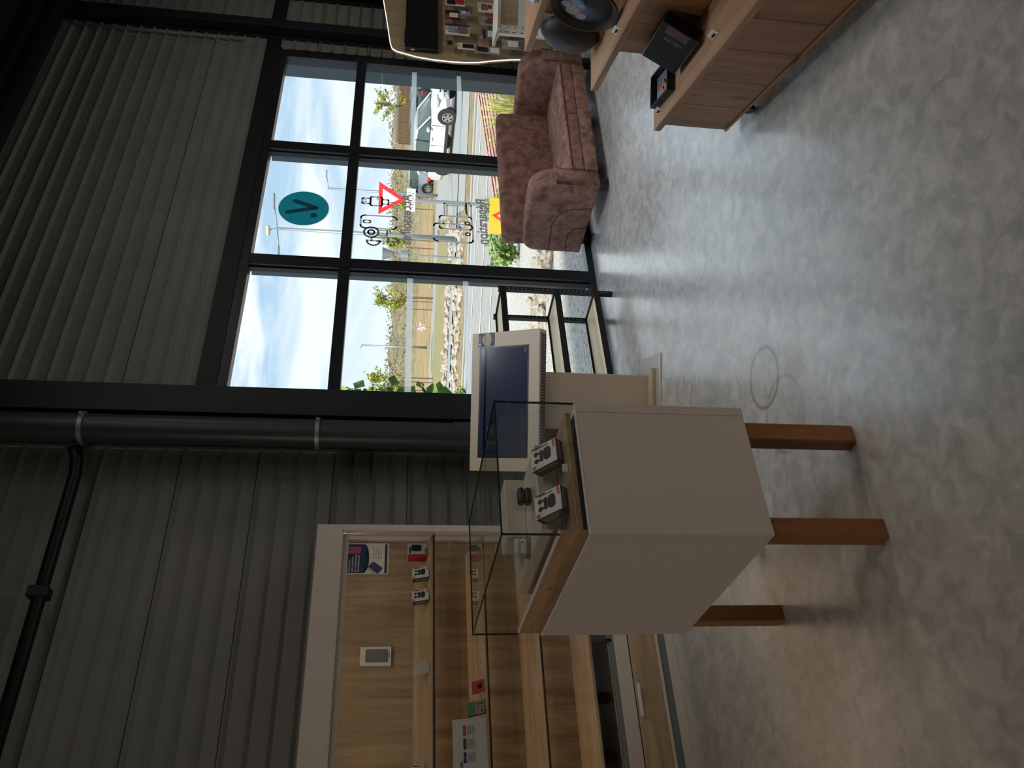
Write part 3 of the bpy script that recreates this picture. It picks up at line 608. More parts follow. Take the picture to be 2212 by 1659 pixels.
text('heading', 'Mobile', .026, M_navy, fh, (-.10, -.0012, .125), (PI/2, 0, 0))
fb = earbud_box('red and white box at the picture edge on the top cabinet shelf', (.78, 4.2, 1.288), (0, 0, math.radians(8)), .7)

# ================================================================== KIOSK
kz = thing('touch_kiosk', 'cream floor-standing touch kiosk with tilted navy screen', 'kiosk', (2.635, 3.74, 0), math.radians(-30))
B().box(-.26, -.145, 0, .27, .215, .008, .003, 1).obj('base_plate', mat('brushed_plate', c(196, 190, 182), .35, .3), kz)
B().box(-.17, -.005, .0085, .152, .105, .86, .004, 1).obj('post', M_cream, kz)
B().box(-.20, -.062, .0085, .190, -.006, .034, .004, 1).obj('foot_bar', M_cream, kz)
KW0, KW1 = -.42, .375
hb = Vector((0, -.165, .705)); ht = Vector((0, .125, 1.055)); sl = (ht-hb); ln = sl.length; ang = math.atan2(sl.z, sl.y)
hd = link('head', None, kz); hd.location = hb; hd.rotation_euler = (ang, 0, 0)
# head local frame: x across, y up the slope, z towards the viewer's side (normal)
B().box(KW0, 0, -.075, KW1, ln, 0, .004, 2).obj('shell', M_cream, hd)
B().box(KW0+.075, .07, 0, KW1-.085, ln-.055, .0012).obj('bezel', M_blackp, hd)
scr = B().box(KW0+.085, .08, .0012, KW1-.094, ln-.066, .0022).obj('screen', M_uiscreen, hd)
B().box(KW0+.085, ln-.105, .0022, KW1-.094, ln-.092, .0026).obj('menu_bar', M_screen, hd)
B().box(KW1-.13, .085, .0022, KW1-.10, .10, .0026).obj('corner_button', M_blackp, hd)
for k in range(4): B().box(KW0+.12+.035*k, ln-.125, .0022, KW0+.14+.035*k, ln-.12, .0026).obj('menu_mark', M_greyt, hd)
lb_ = B().box(KW1-.08, ln-.155, .0, KW1-.003, ln-.045, .0012).obj('label_sticker', mat('slate_print', c(62, 76, 88), .5), hd)
B().prism([Vector((x, z, .0013)) for x, z in arc(KW1-.0415, ln-.115, .0385, 0, 180, 12, .045)+arc(KW1-.0415, ln-.115, .0385, 180, 360, 12, .02)[1:-1]], Vector((0, 0, .0005))).obj('label_field', mat('cream_print', c(190, 176, 160), .5), hd)
text('label_text', 'SFG', .02, M_paper, hd, (KW1-.034, ln-.056, .0016), (0, 0, 0)); B().lathe([(.0085, 0), (.0085, .001)], 6, Matrix.Translation((KW1-.068, ln-.056, .0012))).obj('label_icon', M_paper, hd)
for k in range(4): B().box(KW1-.068+.016*k, ln-.095, .0019, KW1-.060+.016*k, ln-.088, .0022).obj('label_mark', M_greyt, hd)
B().box(KW0+.02, -.006, -.06, KW1-.02, 0, -.012).obj('vent_panel', M_clad, hd)
for k in range(44):
    x = KW0+.03+k*(KW1-KW0-.07)/43
    B().box(x, -.0085, -.056, x+.008, -.0055, -.016).obj('vent_slot', M_blackp, hd)
# (the head is an empty part carrier: join its pieces below the kiosk)

# ================================================================== METAL RACK
rk = thing('shelf_rack', 'black perforated metal rack with pale plywood shelves under the window', 'shelf', (3.055, 4.075, 0), math.radians(2.2))
RW, RD = .76, .285
def perf_post(x, y, nm='upright'):
    o = B().box(x-.014, y-.002, 0, x+.014, y, .81).box(x-.014 if x > .3 else x+.012, y, 0, x-.012 if x > .3 else x+.014, y+.03, .81).obj(nm, M_black, rk)
    for k in range(26): B().box(x-.006, y-.0026, .04+k*.03, x+.001, y-.0019, .05+k*.03).obj('slot', M_galv, o)
for x in (0, RW):
    for y in (0, RD): perf_post(x, y)
for z in (.785, .405, .125):
    for y in (-.004, RD-.002): B().box(.0, y-.0006, z-.028, RW, y+.0014 if y > 0 else y+.0015, z+.014).obj('beam', M_black, rk)
    for x in (.0, RW-.002): B().box(x, .002, z-.028, x+.002, RD-.004, z+.014).obj('side_beam', M_black, rk)
    B().box(.004, .0, z-.012, RW-.004, RD-.006, z).obj('shelf_board', M_ply, rk)

# ================================================================== SOFA
sf = thing('sofa', 'two-seat brown suede sofa with rounded arms under the window', 'sofa', (4.55, 3.75, 0), math.radians(-4))
def arm(x0, x1):
    pr = [(0, .078), (0, .40)]+[(a, z) for a, z in arc(.17, .40, .17, 180, 95, 14, .175)]+[(.55, .555)]+arc(.58, .44, .14, 80, 5, 6, .115)+[(.725, .078)]
    return B().prism([Vector((x0, a, z)) for a, z in pr], Vector((x1-x0, 0, 0)), .028, 3)
a1 = arm(-.04, .132).obj('arm', M_suede, sf, True); a2 = arm(1.328, 1.495).obj('arm', M_suede, sf, True)
def seam(x, pts): return B().tube([(x, a, z) for a, z in pts], .0025, 6)
seam(-.0415, [(.0+.22, .09), (.24, .25), (.30, .33), (.42, .36), (.72, .335)]).obj('piping', M_suede2, a1); seam(-.0415, [(.42, .09), (.44, .17), (.50, .215), (.60, .215), (.725, .19)]).obj('piping', M_suede2, a1)
B().box(.134, -.003, .075, 1.326, .70, .1765, .008, 2).obj('base', M_suede, sf, True)
def cushion(x0, x1):
    b = B(); n = 12; V = []
    b.box(x0, -.004, .177, x1, .50, .285, .012, 3)
    for v in b.bm.verts:
        if v.co.z > .24:
            u = (v.co.x-x0)/(x1-x0); w = (v.co.y+.004)/.504; v.co.z += .03*math.sin(PI*max(0, min(1, u)))*math.sin(PI*max(0.12, min(1, w)))
    bmesh.ops.subdivide_edges(b.bm, edges=[e for e in b.bm.edges if e.calc_length() > .1], cuts=8, use_grid_fill=True)
    for v in b.bm.verts:
        u = (v.co.x-x0)/(x1-x0); w = (v.co.y+.004)/.504
        if v.co.z > .255: v.co.z += .028*math.sin(PI*max(0, min(1, u)))*math.sin(PI*max(0, min(1, w)))
    return b
for x0, x1 in ((.134, .728), (.732, 1.326)):
    q = cushion(x0, x1).obj('seat_cushion', M_suede, sf, True)
    B().tube([(x0+.015, -.005, .268), (x1-.015, -.005, .268)], .003, 6).obj('piping', M_suede2, q)
bk = B(); bk.box(-.0, -.085, 0, 1.37, .085, .52, .05, 5)
bk.obj('backrest', M_suede, sf, True, loc=(0, .60, .19), rot=(math.radians(-5), 0, 0))
for x, y in ((.02, .03), (1.40, .03), (.03, .62), (1.39, .62)):
    B().prism([Vector((x, y, .078)), Vector((x+.075, y, .078)), Vector((x+.075, y+.075, .078)), Vector((x, y+.075, .078))], Vector((0, 0, -.003))).prism([Vector((x+.006, y+.006, .075)), Vector((x+.069, y+.006, .075)), Vector((x+.069, y+.069, .075)), Vector((x+.006, y+.069, .075))], Vector((0, 0, -.075))).obj('leg', M_darkwood, sf)

# ================================================================== STEPPED WOODEN DISPLAY
wd = thing('tiered_bench', 'knotty wooden three-tier display bench on casters by the picture edge', 'display bench', (2.99, 2.106, 0), math.radians(90-30.5))
# local: x = along the long axis, away from the camera (+); local y = left; so the tiers rise towards -y
def brd(nm, x0, x1, k0, k1, z0, z1, par=wd, m=M_pine): return B().box(x0, -k1, z0, x1, -k0, z1, .003, 1).obj(nm, m, par)
fp = [(-.0, -.20), (-.202, -.42), (-.422, -.66), (-.662, -.87), (-.872, -1.12), (-1.122, -1.5)]
for x1_, x0_ in ((.02, -.20), (-.2015, -.42), (-.4215, -.66), (-.6615, -.87), (-.8715, -1.12), (-1.1215, -1.5)):
    brd('front_board', x0_, x1_, 0, .022, .07, .357, m=M_pinez)
brd('bottom_trim', -1.5, .022, -.008, .02, .058, .0695)
brd('end_board', .0, .02, .023, .2, .07, .357)
brd('tier_top', -1.5, .045, -.02, .225, .3575, .39)
for x1_, x0_ in ((-.2, -.43), (-.4315, -.7), (-.7015, -1.0), (-1.0015, -1.5)): brd('riser_board', x0_, x1_, .2, .222, .3905, .628, m=M_pinez)
brd('tier_top', -1.5, .128, .18, .62, .6285, .66)
for x1_, x0_ in ((-.09, -.33), (-.3315, -.6), (-.6015, -.95), (-.9515, -1.5)): brd('riser_board', x0_, x1_, .4, .422, .6605, .923, m=M_pinez)
brd('tier_top', -1.5, .21, .38, .62, .9235, .955)
brd('rear_board', -1.5, -.55, .6215, .64, .07, .923)
for x, y in ((-.14, .03), (-1.42, .03), (-.62, .56), (-1.42, .56)):
    cs = B().box(x-.02, -y-.02, .05, x+.02, -y+.02, .0695).obj('caster', M_black, wd)
    B().lathe([(.012, -.01), (.025, -.01), (.025, .01), (.012, .01)], 18, Matrix.Translation((x, -y, .0255)) @ Matrix.Rotation(PI/2, 4, 'X')).obj('caster_wheel', M_blackp, cs, 'auto')
RWD = math.radians(90-30.5)
def on_bench(x, k, z): v = Matrix.Rotation(RWD, 3, 'Z') @ Vector((x, -k, 0)); return (2.99+v.x, 2.106+v.y, z)
# things on it
bx_ = thing('gift_box', 'black gift box with small window leaning on the lowest tier', 'box', on_bench(-.42, .078, .4145), RWD)
bx_.rotation_euler = (Euler((0, 0, RWD)).to_matrix() @ Matrix.Rotation(math.radians(27), 3, 'X')).to_euler()
# local: x along the bench, +y towards the aisle, z up the leaning face
B().box(-.13, -.05, .0, .13, -.004, .15, .002, 1).obj('body', mat('matt_black_card', c(12, 12, 13), .8, 0, .2), bx_)
B().box(-.131, -.0035, -.001, .131, -.0005, .151, .0005, 1).obj('face', mat('satin_black_card', c(11, 11, 13), .6, 0, .25), bx_)
B().box(-.131, -.0035, -.0025, .131, .001, -.0012).obj('silver_edge', M_chrome, bx_); B().box(-.131, -.0035, .1512, .131, .001, .1526).obj('silver_edge', M_chrome, bx_)
B().box(-.126, -.0004, .03, -.075, .0006, .125).obj('window', mat('brown_window_film', c(112, 82, 72), .12, noise=(40, 3), col2=c(70, 72, 80)), bx_)
TR_ = Matrix(((0, 1, 0), (0, 0, 1), (1, 0, 0))).to_euler()
text('lettering', 'DELUXE', .021, M_greyt, bx_, (-.045, .0002, .075), TR_); B().box(-.058, -.0004, .045, -.0565, .0003, .105).obj('printed_rule', M_greyt, bx_)
ty = thing('serving_tray', 'dark leather tray with printed rings at the far end of the lowest tier', 'tray', on_bench(-.125, .118, .3905), RWD+math.radians(-4))
B().box(-.11, -.07, 0, .11, .07, .006, .002, 1).obj('base', M_leather, ty)
for nm, q in (('rim', (-.11, .064, .0065, .11, .07, .035)), ('rim', (-.11, -.07, .0065, .11, -.064, .035)), ('rim', (.104, -.0635, .0065, .11, .0635, .035)), ('rim', (-.11, -.0635, .0065, -.104, .0635, .035))):
    B().box(*q, .001, 1).obj(nm, M_leather, ty)
B().box(-.1, -.06, .0065, .1, .06, .0075).obj('printed_liner', M_bluep, ty)
for x, y in ((-.06, .02), (-.02, -.02), (.02, .025), (.06, -.015), (0, .0)):
    B().lathe([(.014, 0), (.022, 0), (.022, .0008), (.014, .0008)], 18, Matrix.Translation((x, y, .0077))).obj('printed_ring', mat('copper_print', c(176, 120, 92), .5), ty)
rb = thing('round_tray', 'round blue-grey tray with stitched dark leather rim leaning on the middle tier', 'tray', on_bench(-.33, .335, .6605), rot=(0, 0, 0))
rb.rotation_euler = (0, 0, RWD)
TM = Matrix.Translation((0, .02, .135)) @ Matrix.Rotation(math.radians(-78), 4, 'X')
B().lathe([(.0, 0), (.112, 0), (.125, .003), (.137, .018), (.14, .03), (.134, .03), (.118, .012), (.11, .008)], 48, TM).obj('rim', M_leather, rb, 'auto')
B().lathe([(0, .0075), (.1105, .0085)], 48, TM).obj('printed_base', M_bluep, rb, True)
b = B()
for k in range(60):
    a = 2*PI*k/60; b.lathe([(.0022, 0), (.0012, .0014)], 6, TM @ Matrix.Translation((.1265*math.cos(a), .1265*math.sin(a), .0185)))
tag(b.obj('stitching', M_cream, rb), kind='stuff')
for k, (x, y, r) in enumerate(((.05, -.04, .03), (.02, -.075, .02), (.075, .0, .022))):
    B().lathe([(r*.75, 0), (r, 0), (r, .0006), (r*.75, .0006)], 20, TM @ Matrix.Translation((x, y, .0087))).obj('printed_motif', mat('pale_lace_print', c(176, 160, 164), .5), rb)
bw = thing('leather_tray', 'smooth dark brown leather tray turned away behind the round blue tray', 'tray', on_bench(-.02, .362, .6605), RWD)
TM2 = Matrix.Translation((0, 0, .130)) @ Matrix.Rotation(math.radians(-80), 4, 'X')
B().lathe([(.0, .055), (.07, .050), (.108, .032), (.124, .006), (.128, 0), (.122, 0), (.118, .006), (.10, .026), (.065, .044), (.0, .048)], 44, TM2).obj('shell', M_leather, bw, True)
B().lathe([(.1225, -.004), (.130, -.004), (.131, .002), (.1265, .006)], 44, TM2).obj('rim', M_blackp, bw, True)
for k, (x, kk, z, nm) in enumerate(((-.045, .03, .3905, 'far end of the lowest tier'), (-.66, .045, .3905, 'lowest tier near the gift box'), (-.33, .215, .6605, 'middle tier below the round tray'))):
    p = B().prism([Vector((-.025, 0, 0)), Vector((.025, 0, 0)), Vector((.025, .010, .022)), Vector((-.025, .010, .022))], Vector((0, -.001, 0))).obj('label_card', M_paper, loc=on_bench(x, kk, z), rot=(0, 0, RWD+PI))
    tag(p, 'small folded white price card on the '+nm, 'price card')
    B().box(-.012, -.0018, .004, .014, -.0008, .014).obj('barcode', M_ink, p)
cr = thing('glass_ornament', 'shiny blue and silver glass ornament on the top tier', 'ornament', on_bench(-.16, .44, .9555), RWD)
B().lathe([(.0, 0), (.03, 0), (.035, .02), (.022, .05), (.03, .075), (.018, .1), (0, .105)], 10).obj('body', mat('blue_silver_glass', c(150, 180, 205), .08, .7), cr)
B().lathe([(.0, .1055), (.02, .106), (.016, .118), (0, .12)], 10).obj('stopper', M_black, cr)

# ================================================================== ACCESSORY PANEL (right)
YP = 3.94
pn = thing('accessory_panel', 'pale oak accessory panel with a white lit rounded edge beside the window', 'wall panel', (0, 0, 0))
edge = [(7.9, 1.74), (7.05, 1.70), (6.69, 1.655), (6.40, 1.622), (6.325, 1.605), (6.292, 1.57), (6.268, 1.50), (6.235, 1.40), (6.215, 1.25), (6.21, 1.1), (6.215, 1.0), (6.235, .88), (6.272, .776), (6.32, .6), (6.36, .35), (6.38, .13)]
B().prism([Vector((x, YP, z)) for x, z in edge+[(7.9, .13)]], Vector((0, .03, 0))).obj('board', M_oakpale, pn)
B().tube([(x-.003, YP+.008, z+.002) for x, z in edge], .0042, 8).obj('lit_edge', M_ledw, pn, True)
B().box(6.42, YP+.02, 0, 7.9, YP+.2, .13, .002, 1).obj('plinth', M_black, pn)
tv = thing('television', 'black switched-off television screen on the pale oak panel', 'television', (6.79, YP-.002, 1.362))
B().box(-.505, -.045, -.140, .505, -.004, .140, .004, 1).obj('case', M_blackp, tv); B().box(-.498, -.0465, -.13, .498, -.0451, .134).obj('screen', M_screen, tv)
B().box(-.40, -.03, .1405, -.22, -.01, .147).obj('sensor_bar', M_blackp, tv); B().box(-.06, -.0475, -.138, -.03, -.0455, -.134).obj('brand_mark', M_chrome, tv); B().box(-.5075, -.03, .06, -.5055, -.015, .09).obj('side_label', M_paper, tv)
def px(x, y, yy=YP): return None
def hook(x, z):
    h = B().tube([(0, 0, 0), (0, -.13, 0), (0, -.14, .008)], .0028, 6).obj('hook', M_chrome, loc=(x, YP-.001, z)); return h
def blister(label, x, z, w, h, base, bits, yy=.04, rz=0, n=2):
    t = thing('blister_pack', label, 'blister pack', (x, YP-yy, z), rz, 'blister packs on panel hooks')
    B().box(-w/2, 0, -h, w/2, .002, 0).obj('card', base, t)
    for (x0, z0, x1, z1, d, m) in bits: B().box(x0*w, -d, -z1*h, x1*w, -.0002, -z0*h, min(d*.3, .004), 1).obj('insert', m, t)
    B().box(-w*.12, -.0008, -h*.07, w*.12, .0025, -h*.045).obj('hang_slot', M_ink, t)
    tag(hook(x, z-.05*h), None); return t
GREEN = mat('green_card', c(110, 128, 52), .5); GREYC = mat('grey_card', c(160, 160, 164), .5)
M_bub = mat('smoky_blister', c(120, 116, 108), .15)
hk = []
def add_hook(x, z, lab): 
    t = hook(x, z); tag(t, lab, 'hook'); return t
PK = [  # x, z(top), w, h, card, inserts, label
 (6.57, 1.165, .155, .21, M_paper, [(-.3, .12, .1, .42, .02, GREYC), (-.35, .5, .2, .9, .02, M_bub), (.30, 0, .5, 1, .001, M_navy)], 'white card with coiled cable and plug in a clear blister'),
 (6.80, 1.165, .125, .13, M_blackp, [(-.45, .05, -.02, .5, .003, M_red), (-.3, .3, .2, .9, .004, M_paper)], 'black carded pack with red and white picture'),
 (6.86, 1.04, .10, .10, GREYC, [(-.3, .2, .2, .6, .003, M_paper), (.2, .1, .45, .9, .003, M_navy)], 'grey and navy card hanging behind the black pack'),
 (7.02, 1.155, .12, .17, M_paper, [(-.4, .05, .1, .5, .012, M_ink), (-.3, .55, .3, .95, .01, M_red)], 'white pack with black plug and red corner at the picture edge'),
 (6.75, .86, .15, .15, GREYC, [(-.1, .45, .35, .8, .008, M_red), (-.3, .3, .0, .7, .012, M_chrome)], 'grey card with small red and silver accessory'),
 (6.97, .87, .15, .14, M_paper, [(-.3, .2, .3, .6, .01, M_bub), (-.1, .65, .3, .9, .006, M_red)], 'white card with clear bubble and red print'),
 (6.54, .86, .13, .20, M_bub, [(-.3, .3, .3, .8, .015, M_paper), (-.45, .12, .45, .2, .004, M_ink)], 'clear pack of white earphones with dark band'),
 (6.62, .67, .12, .17, M_blackp, [(-.4, .05, .2, .45, .006, M_red), (-.3, .5, .2, .95, .004, M_paper)], 'black pack with bright red picture by the white post'),
 (6.42, .68, .12, .20, GREYC, [(-.3, .25, .3, .7, .012, M_paper), (-.4, .75, .4, .95, .006, M_bub)], 'grey blister with white cable low by the sofa arm'),
 (6.36, 1.16, .09, .07, GREEN, [(-.3, .2, .3, .7, .003, M_ink)], 'small green card at the top of the panel edge'),
 (6.33, 1.06, .08, .19, M_paper, [(-.3, .2, .3, .7, .01, M_ink), (-.4, .75, .4, .95, .006, M_bub)], 'white card with black cable hanging at the panel edge'),
 (6.30, .92, .08, .22, GREYC, [(-.3, .1, .3, .5, .014, M_ink), (-.4, .6, .4, .95, .01, M_paper)], 'grey card with black and white cable hanging at the panel edge'),
]
for x, z, w, h, cm, bits, lb in PK:
    t = thing('blister_pack', lb, 'blister pack', (x, YP-.07, z), math.radians(random.uniform(-6, 6)), 'blister packs on the panel hooks')
    B().box(-w/2, 0, -h, w/2, .002, 0).obj('card', cm, t)
    for (x0, z0, x1, z1, d, m) in bits: B().box(x0*w, -d-.0004, -z1*h, x1*w, -.0003, -z0*h, min(d*.3, .004), 1).obj('insert', m, t)
    B().box(-w*.12, -.0008, -h*.075, w*.12, .0026, -h*.045).obj('hang_slot', M_ink, t)
    add_hook(x, z-.06*h, 'chrome display hook holding the '+' '.join(lb.split()[:6]))
# white gondola with perforated post
gd = thing('gondola_shelf', 'white perforated gondola post with wooden shelf in front of the panel', 'shelf', (5.86, 3.42, 0), math.radians(-36))
po = B().box(-.035, -.02, 0, .035, .02, .83, .002, 1).obj('post', M_whitep, gd)
for k in range(13):
    z = .08+.058*k; B().box(-.022, -.0208, z, -.016, -.0198, z+.028, M=None).obj('slot', M_pvc, po); B().box(.014, -.0208, z, .022, -.0198, z+.012).obj('slot', M_pvc, po)
sh_ = B().box(-.05, -.12, .795, .9, .20, .815, .001, 1).obj('shelf_board', M_oakpale, gd); B().box(-.05, -.122, .8155, .9, .20, .8175).obj('shelf_top', M_whitep, sh_)
B().box(.0355, -.02, .655, .9, .0, .79).obj('back_board', M_oakpale, gd); B().box(.0355, -.022, .56, .9, -.002, .65, .002, 1).obj('price_rail', M_whitep, gd)
B().box(-.035, -.3, 0, .035, -.021, .03, .003, 1).obj('foot', M_whitep, gd)
gr = thing('wire_grille', 'black and white slatted grille low beside the panel', 'grille', (6.48, 3.90, .13), math.radians(0))
B().box(-.06, 0, 0, .26, .006, .11).obj('backing', M_black, gr)
for k in range(8): B().prism([Vector((-.05+.038*k, -.002, .008)), Vector((-.028+.038*k, -.002, .008)), Vector((-.022+.038*k, -.002, .102)), Vector((-.044+.038*k, -.002, .102))], Vector((0, -.004, 0))).obj('slat', M_paper, gr)

# ================================================================== OUTSIDE
Ex, Nx = Vector((.70, -.714, 0)), Vector((.714, .70, 0))
def gz(n): return -.1 if n < 7.5 else (-.6 if n > 15 else -.1-.5*(n-7.5)/7.5)
def P(e, n, dz=0): v = e*Ex+n*Nx; return Vector((v.x, v.y, gz(n)+dz))
def emax(n): return (.70*n-4.66)/.714
def gzxy(x, y): return gz(x*.714+y*.70)
def band(name, n0, n1, m, label, e0=-70, e1=None, dz=0.0, cat=None, kind='structure'):
    b = B(); ns = [n0]+[k for k in (7.5, 15) if n0 < k < n1]+[n1]
    for a, b_ in zip(ns, ns[1:]):
        ea, eb_ = (emax(a), emax(b_)) if e1 is None else (min(e1, emax(a)), min(e1, emax(b_)))
        b.quad(P(e0, a, dz), P(ea, a, dz), P(eb_, b_, dz), P(e0, b_, dz))
    o = b.obj(name, m); return tag(o, label, cat, kind=kind)
M_gravel = mat('white_gravel', c(200, 197, 190), .9, noise=(34, 6, 0, .46, .64), col2=c(140, 136, 129), bump=(30, .6, .03))
M_asph = mat('pale_asphalt', c(146, 145, 141), .9, noise=(3, 8), col2=c(160, 158, 153))  # asphalt's own pale grey, varied by noise
M_kerb = mat('pale_concrete', c(180, 175, 164), .85, noise=(6, 5), col2=c(166, 160, 150))
M_soil = mat('dry_soil_and_straw', c(156, 134, 104), .95, noise=(2.5, 9, .6), col2=c(110, 102, 72))
M_tan = mat('dry_grass_field', c(172, 140, 100), .95, noise=(.6, 9, .5), col2=c(120, 114, 72))
M_grn = mat('green_verge', c(124, 124, 80), .95, noise=(1.5, 8), col2=c(152, 134, 96))
M_chan = mat('blue_grey_channel', c(140, 152, 156), .7)
M_lane = mat('white_road_paint', c(236, 234, 228), .7)
M_redp = mat('red_road_paint', c(228, 146, 136), .7)
M_rock = mat('pale_limestone', c(200, 190, 176), .9, noise=(5, 6), col2=c(146, 136, 122), bump=(9, .5, .03))
band('ground_gravel', 1.5, 16.3, M_gravel, 'white gravel bed outside the window')
band('kerb_near', 16.3, 16.6, M_kerb, 'pale kerb along the near road edge', dz=.05)
band('road', 16.6, 23.9, M_asph, 'grey asphalt road beyond the gravel')
band('kerb_far', 23.9, 24.3, M_kerb, 'pale kerb along the far road edge', dz=.08)
band('ground_soil', 24.3, 36, M_soil, 'dry straw-strewn bank beyond the road')
band('channel', 30.2, 31.6, M_chan, 'blue-grey concrete channel through the dry bank', dz=.04)
band('ground_verge', 36, 45, M_grn, 'green verge between dry bank and path')
band('path', 45, 49, M_asph, 'pale asphalt path in the middle distance')
band('ground_field', 49, 230, M_tan, 'tan dry grass field')
band('car_park', 27, 46, M_asph, 'pale asphalt car park around the parked cars', e0=1.2, dz=.015)
for n, e0, e1, w in ((18.1, -14, 6, .12), (20.2, -16, 9, .12), (22.6, -16, 12, .10)):
    tag(B().quad(P(e0, n, .012), P(e1, n, .012), P(e1, n+w, .012), P(e0, n+w, .012)).obj('road_line', M_lane), kind='structure')['label'] = 'thin white line painted on the road, %s' % {18.1: 'nearest the gravel', 20.2: 'mid road', 22.6: 'by the far kerb'}[n]
rs = thing('road_stripes', 'band of red painted stripes on the asphalt behind the sofa', None, (0, 0, 0), kind='structure')
for k in range(7):
    a = Vector((11.2+.10*k, 9.75+.30*k, 0)); b_ = a+Vector((9.0, 2.2, 0)); w = Vector((-.03, .13, 0))
    q = [a, b_, b_+w, a+w]
    B().quad(*[Vector((p.x, p.y, gzxy(p.x, p.y)+.03)) for p in q]).obj('stripe', M_redp, rs)

# stones (shared meshes)
def rock_mesh(seed):
    rnd = random.Random(seed); b = B(); bmesh.ops.create_icosphere(b.bm, subdivisions=2, radius=1)
    ph_ = [rnd.uniform(0, 6) for _ in range(6)]
    for v in b.bm.verts:
        f = 1+.18*math.sin(3*v.co.x+ph_[0])+.16*math.sin(4*v.co.y+ph_[1])+.12*math.sin(5*v.co.z+ph_[2]); v.co *= f
        v.co = Vector((v.co.x*1.15, v.co.y*.9, v.co.z*.62))
    me = bpy.data.meshes.new('stone'); b.bm.to_mesh(me); b.bm.free(); me.materials.append(M_rock); return me
ROCKS = [rock_mesh(k) for k in range(6)]
rnd = random.Random(3)
def rock(x, y, s, label, group, zoff=.25):
    o = link('stone', ROCKS[rnd.randrange(6)], None, (x, y, gzxy(x, y)+s*zoff), (rnd.uniform(-.3, .3), rnd.uniform(-.3, .3), rnd.uniform(0, 6)))
    o.scale = (s*rnd.uniform(.8, 1.2), s*rnd.uniform(.8, 1.2), s*rnd.uniform(.8, 1.1)); return tag(o, label, 'stone', group)
placed = []
while len(placed) < 95:
    e = rnd.uniform(-3.6, 1.6); n = 9.75+rnd.uniform(-.75, .75); sz = rnd.uniform(.07, .19)
    if any((e-a)**2+(n-b)**2 < (1.05*(sz+q))**2 for a, b, q in placed): continue
    placed.append((e, n, sz)); v = P(e, n)
    rock(v.x, v.y, sz, 'pale rounded stone in the row across the white gravel', 'stones across the gravel')
placed = []
while len(placed) < 270:
    e = rnd.uniform(-8.5, 1.0); n = rnd.choice((rnd.uniform(26.4, 29.6), rnd.uniform(32.0, 34.2))); sz = rnd.uniform(.08, .19)
    if any((e-a)**2+(n-b)**2 < (1.1*(sz+q))**2 for a, b, q in placed): sz *= .55
    if any((e-a)**2+(n-b)**2 < (1.1*(sz+q))**2 for a, b, q in placed): continue
    placed.append((e, n, sz)); v = P(e, n)
    rock(v.x, v.y, sz, 'white boulder heaped along the channel beyond the road', 'boulders beyond the road')

# plants ---------------------------------------------------------------
def leaf_cloud(pts, size, m, name, parent, rnd, flat=.6):
    b = B()
    for p in pts:
        s = size*rnd.uniform(.6, 1.3); R_ = Euler((rnd.uniform(-1.2, 1.2), rnd.uniform(-1.2, 1.2), rnd.uniform(0, 6.3))).to_matrix()
        q = [Vector(p)+R_ @ Vector(u)*s for u in ((-.5, 0, 0), (0, -.28*flat, .05), (.55, 0, 0), (0, .28*flat, .05))]
        b.quad(*q)
    o = b.obj(name, m, parent); return tag(o, kind='stuff')
M_yel = mat('yellow_green_leaf', c(172, 172, 58), .7, noise=(3, 2), col2=c(128, 138, 50))
M_leafg = mat('fresh_green_leaf', c(96, 136, 58), .6, noise=(4, 3), col2=c(140, 168, 84))
M_bark = mat('grey_brown_bark', c(112, 98, 82), .9)
M_stake = mat('brown_stake', c(120, 86, 62), .9)
def young_tree(label, x, y, h, seed, spread=.85, stakes=3):
    rnd = random.Random(seed); z = gzxy(x, y); t = thing('young_tree', label, 'tree', (x, y, z), group='young staked trees beyond the road')
    B().tube([(0, 0, 0), (.02, 0, h*.4), (0, .02, h*.75), (0, 0, h*.95)], [.035, .03, .02, .01], 7).obj('trunk', M_bark, t)
    b = B(); leaves = []
    for k in range(18):
        a = rnd.uniform(0, 6.28); z0 = h*rnd.uniform(.42, .85); L_ = spread*rnd.uniform(.45, 1.1)*(1.1-.5*z0/h); up = rnd.uniform(.3, .8)*L_
        p0 = Vector((0, 0, z0)); p1 = p0+Vector((math.cos(a)*L_*.5, math.sin(a)*L_*.5, up*.5)); p2 = p0+Vector((math.cos(a)*L_, math.sin(a)*L_, up+.1))
        b.tube([p0, p1, p2], [.014, .009, .004], 5, False)
        for j in range(52):
            s = rnd.uniform(.25, 1.05); q = (p0.lerp(p1, s*2) if s < .5 else p1.lerp(p2, (s-.5)*2)); leaves.append(q+Vector((rnd.gauss(0, .09), rnd.gauss(0, .09), rnd.gauss(0, .09))))
    b.obj('branches', M_bark, t)
    leaf_cloud(leaves, .15, M_yel, 'foliage', t, rnd, 1.2)
    for k in range(stakes):
        a = k*2.1+.4; B().tube([(.45*math.cos(a), .45*math.sin(a), 0), (.45*math.cos(a), .45*math.sin(a), 1.65)], .035, 6).obj('stake', M_stake, t)
young_tree('young yellow-green tree seen through the bay above the kiosk', 31.9, 35.9, 3.6, 1, 1.0)
young_tree('young yellow-green tree by the window edge next to the dark column', 26.3, 36.2, 3.6, 2, 1.1)
young_tree('young yellow-green tree behind the funnel-topped mast', 35.2, 34.2, 3.5, 3)
young_tree('young yellow-green tree behind the give way sign', 39.8, 35.3, 3.5, 4)
young_tree('young yellow-green tree between the parked cars and middle mullion', 45.5, 36.8, 3.8, 5)
young_tree('young yellow-green tree in front of the slatted fence', 48.5, 34.5, 4.3, 6, 1.2)
sh = thing('leafy_shrub', 'broad green leaves just outside at the window edge by the column', 'shrub', (4.05, 6.0, gzxy(4.05, 6)))
rnd2 = random.Random(5); b = B(); lv = []
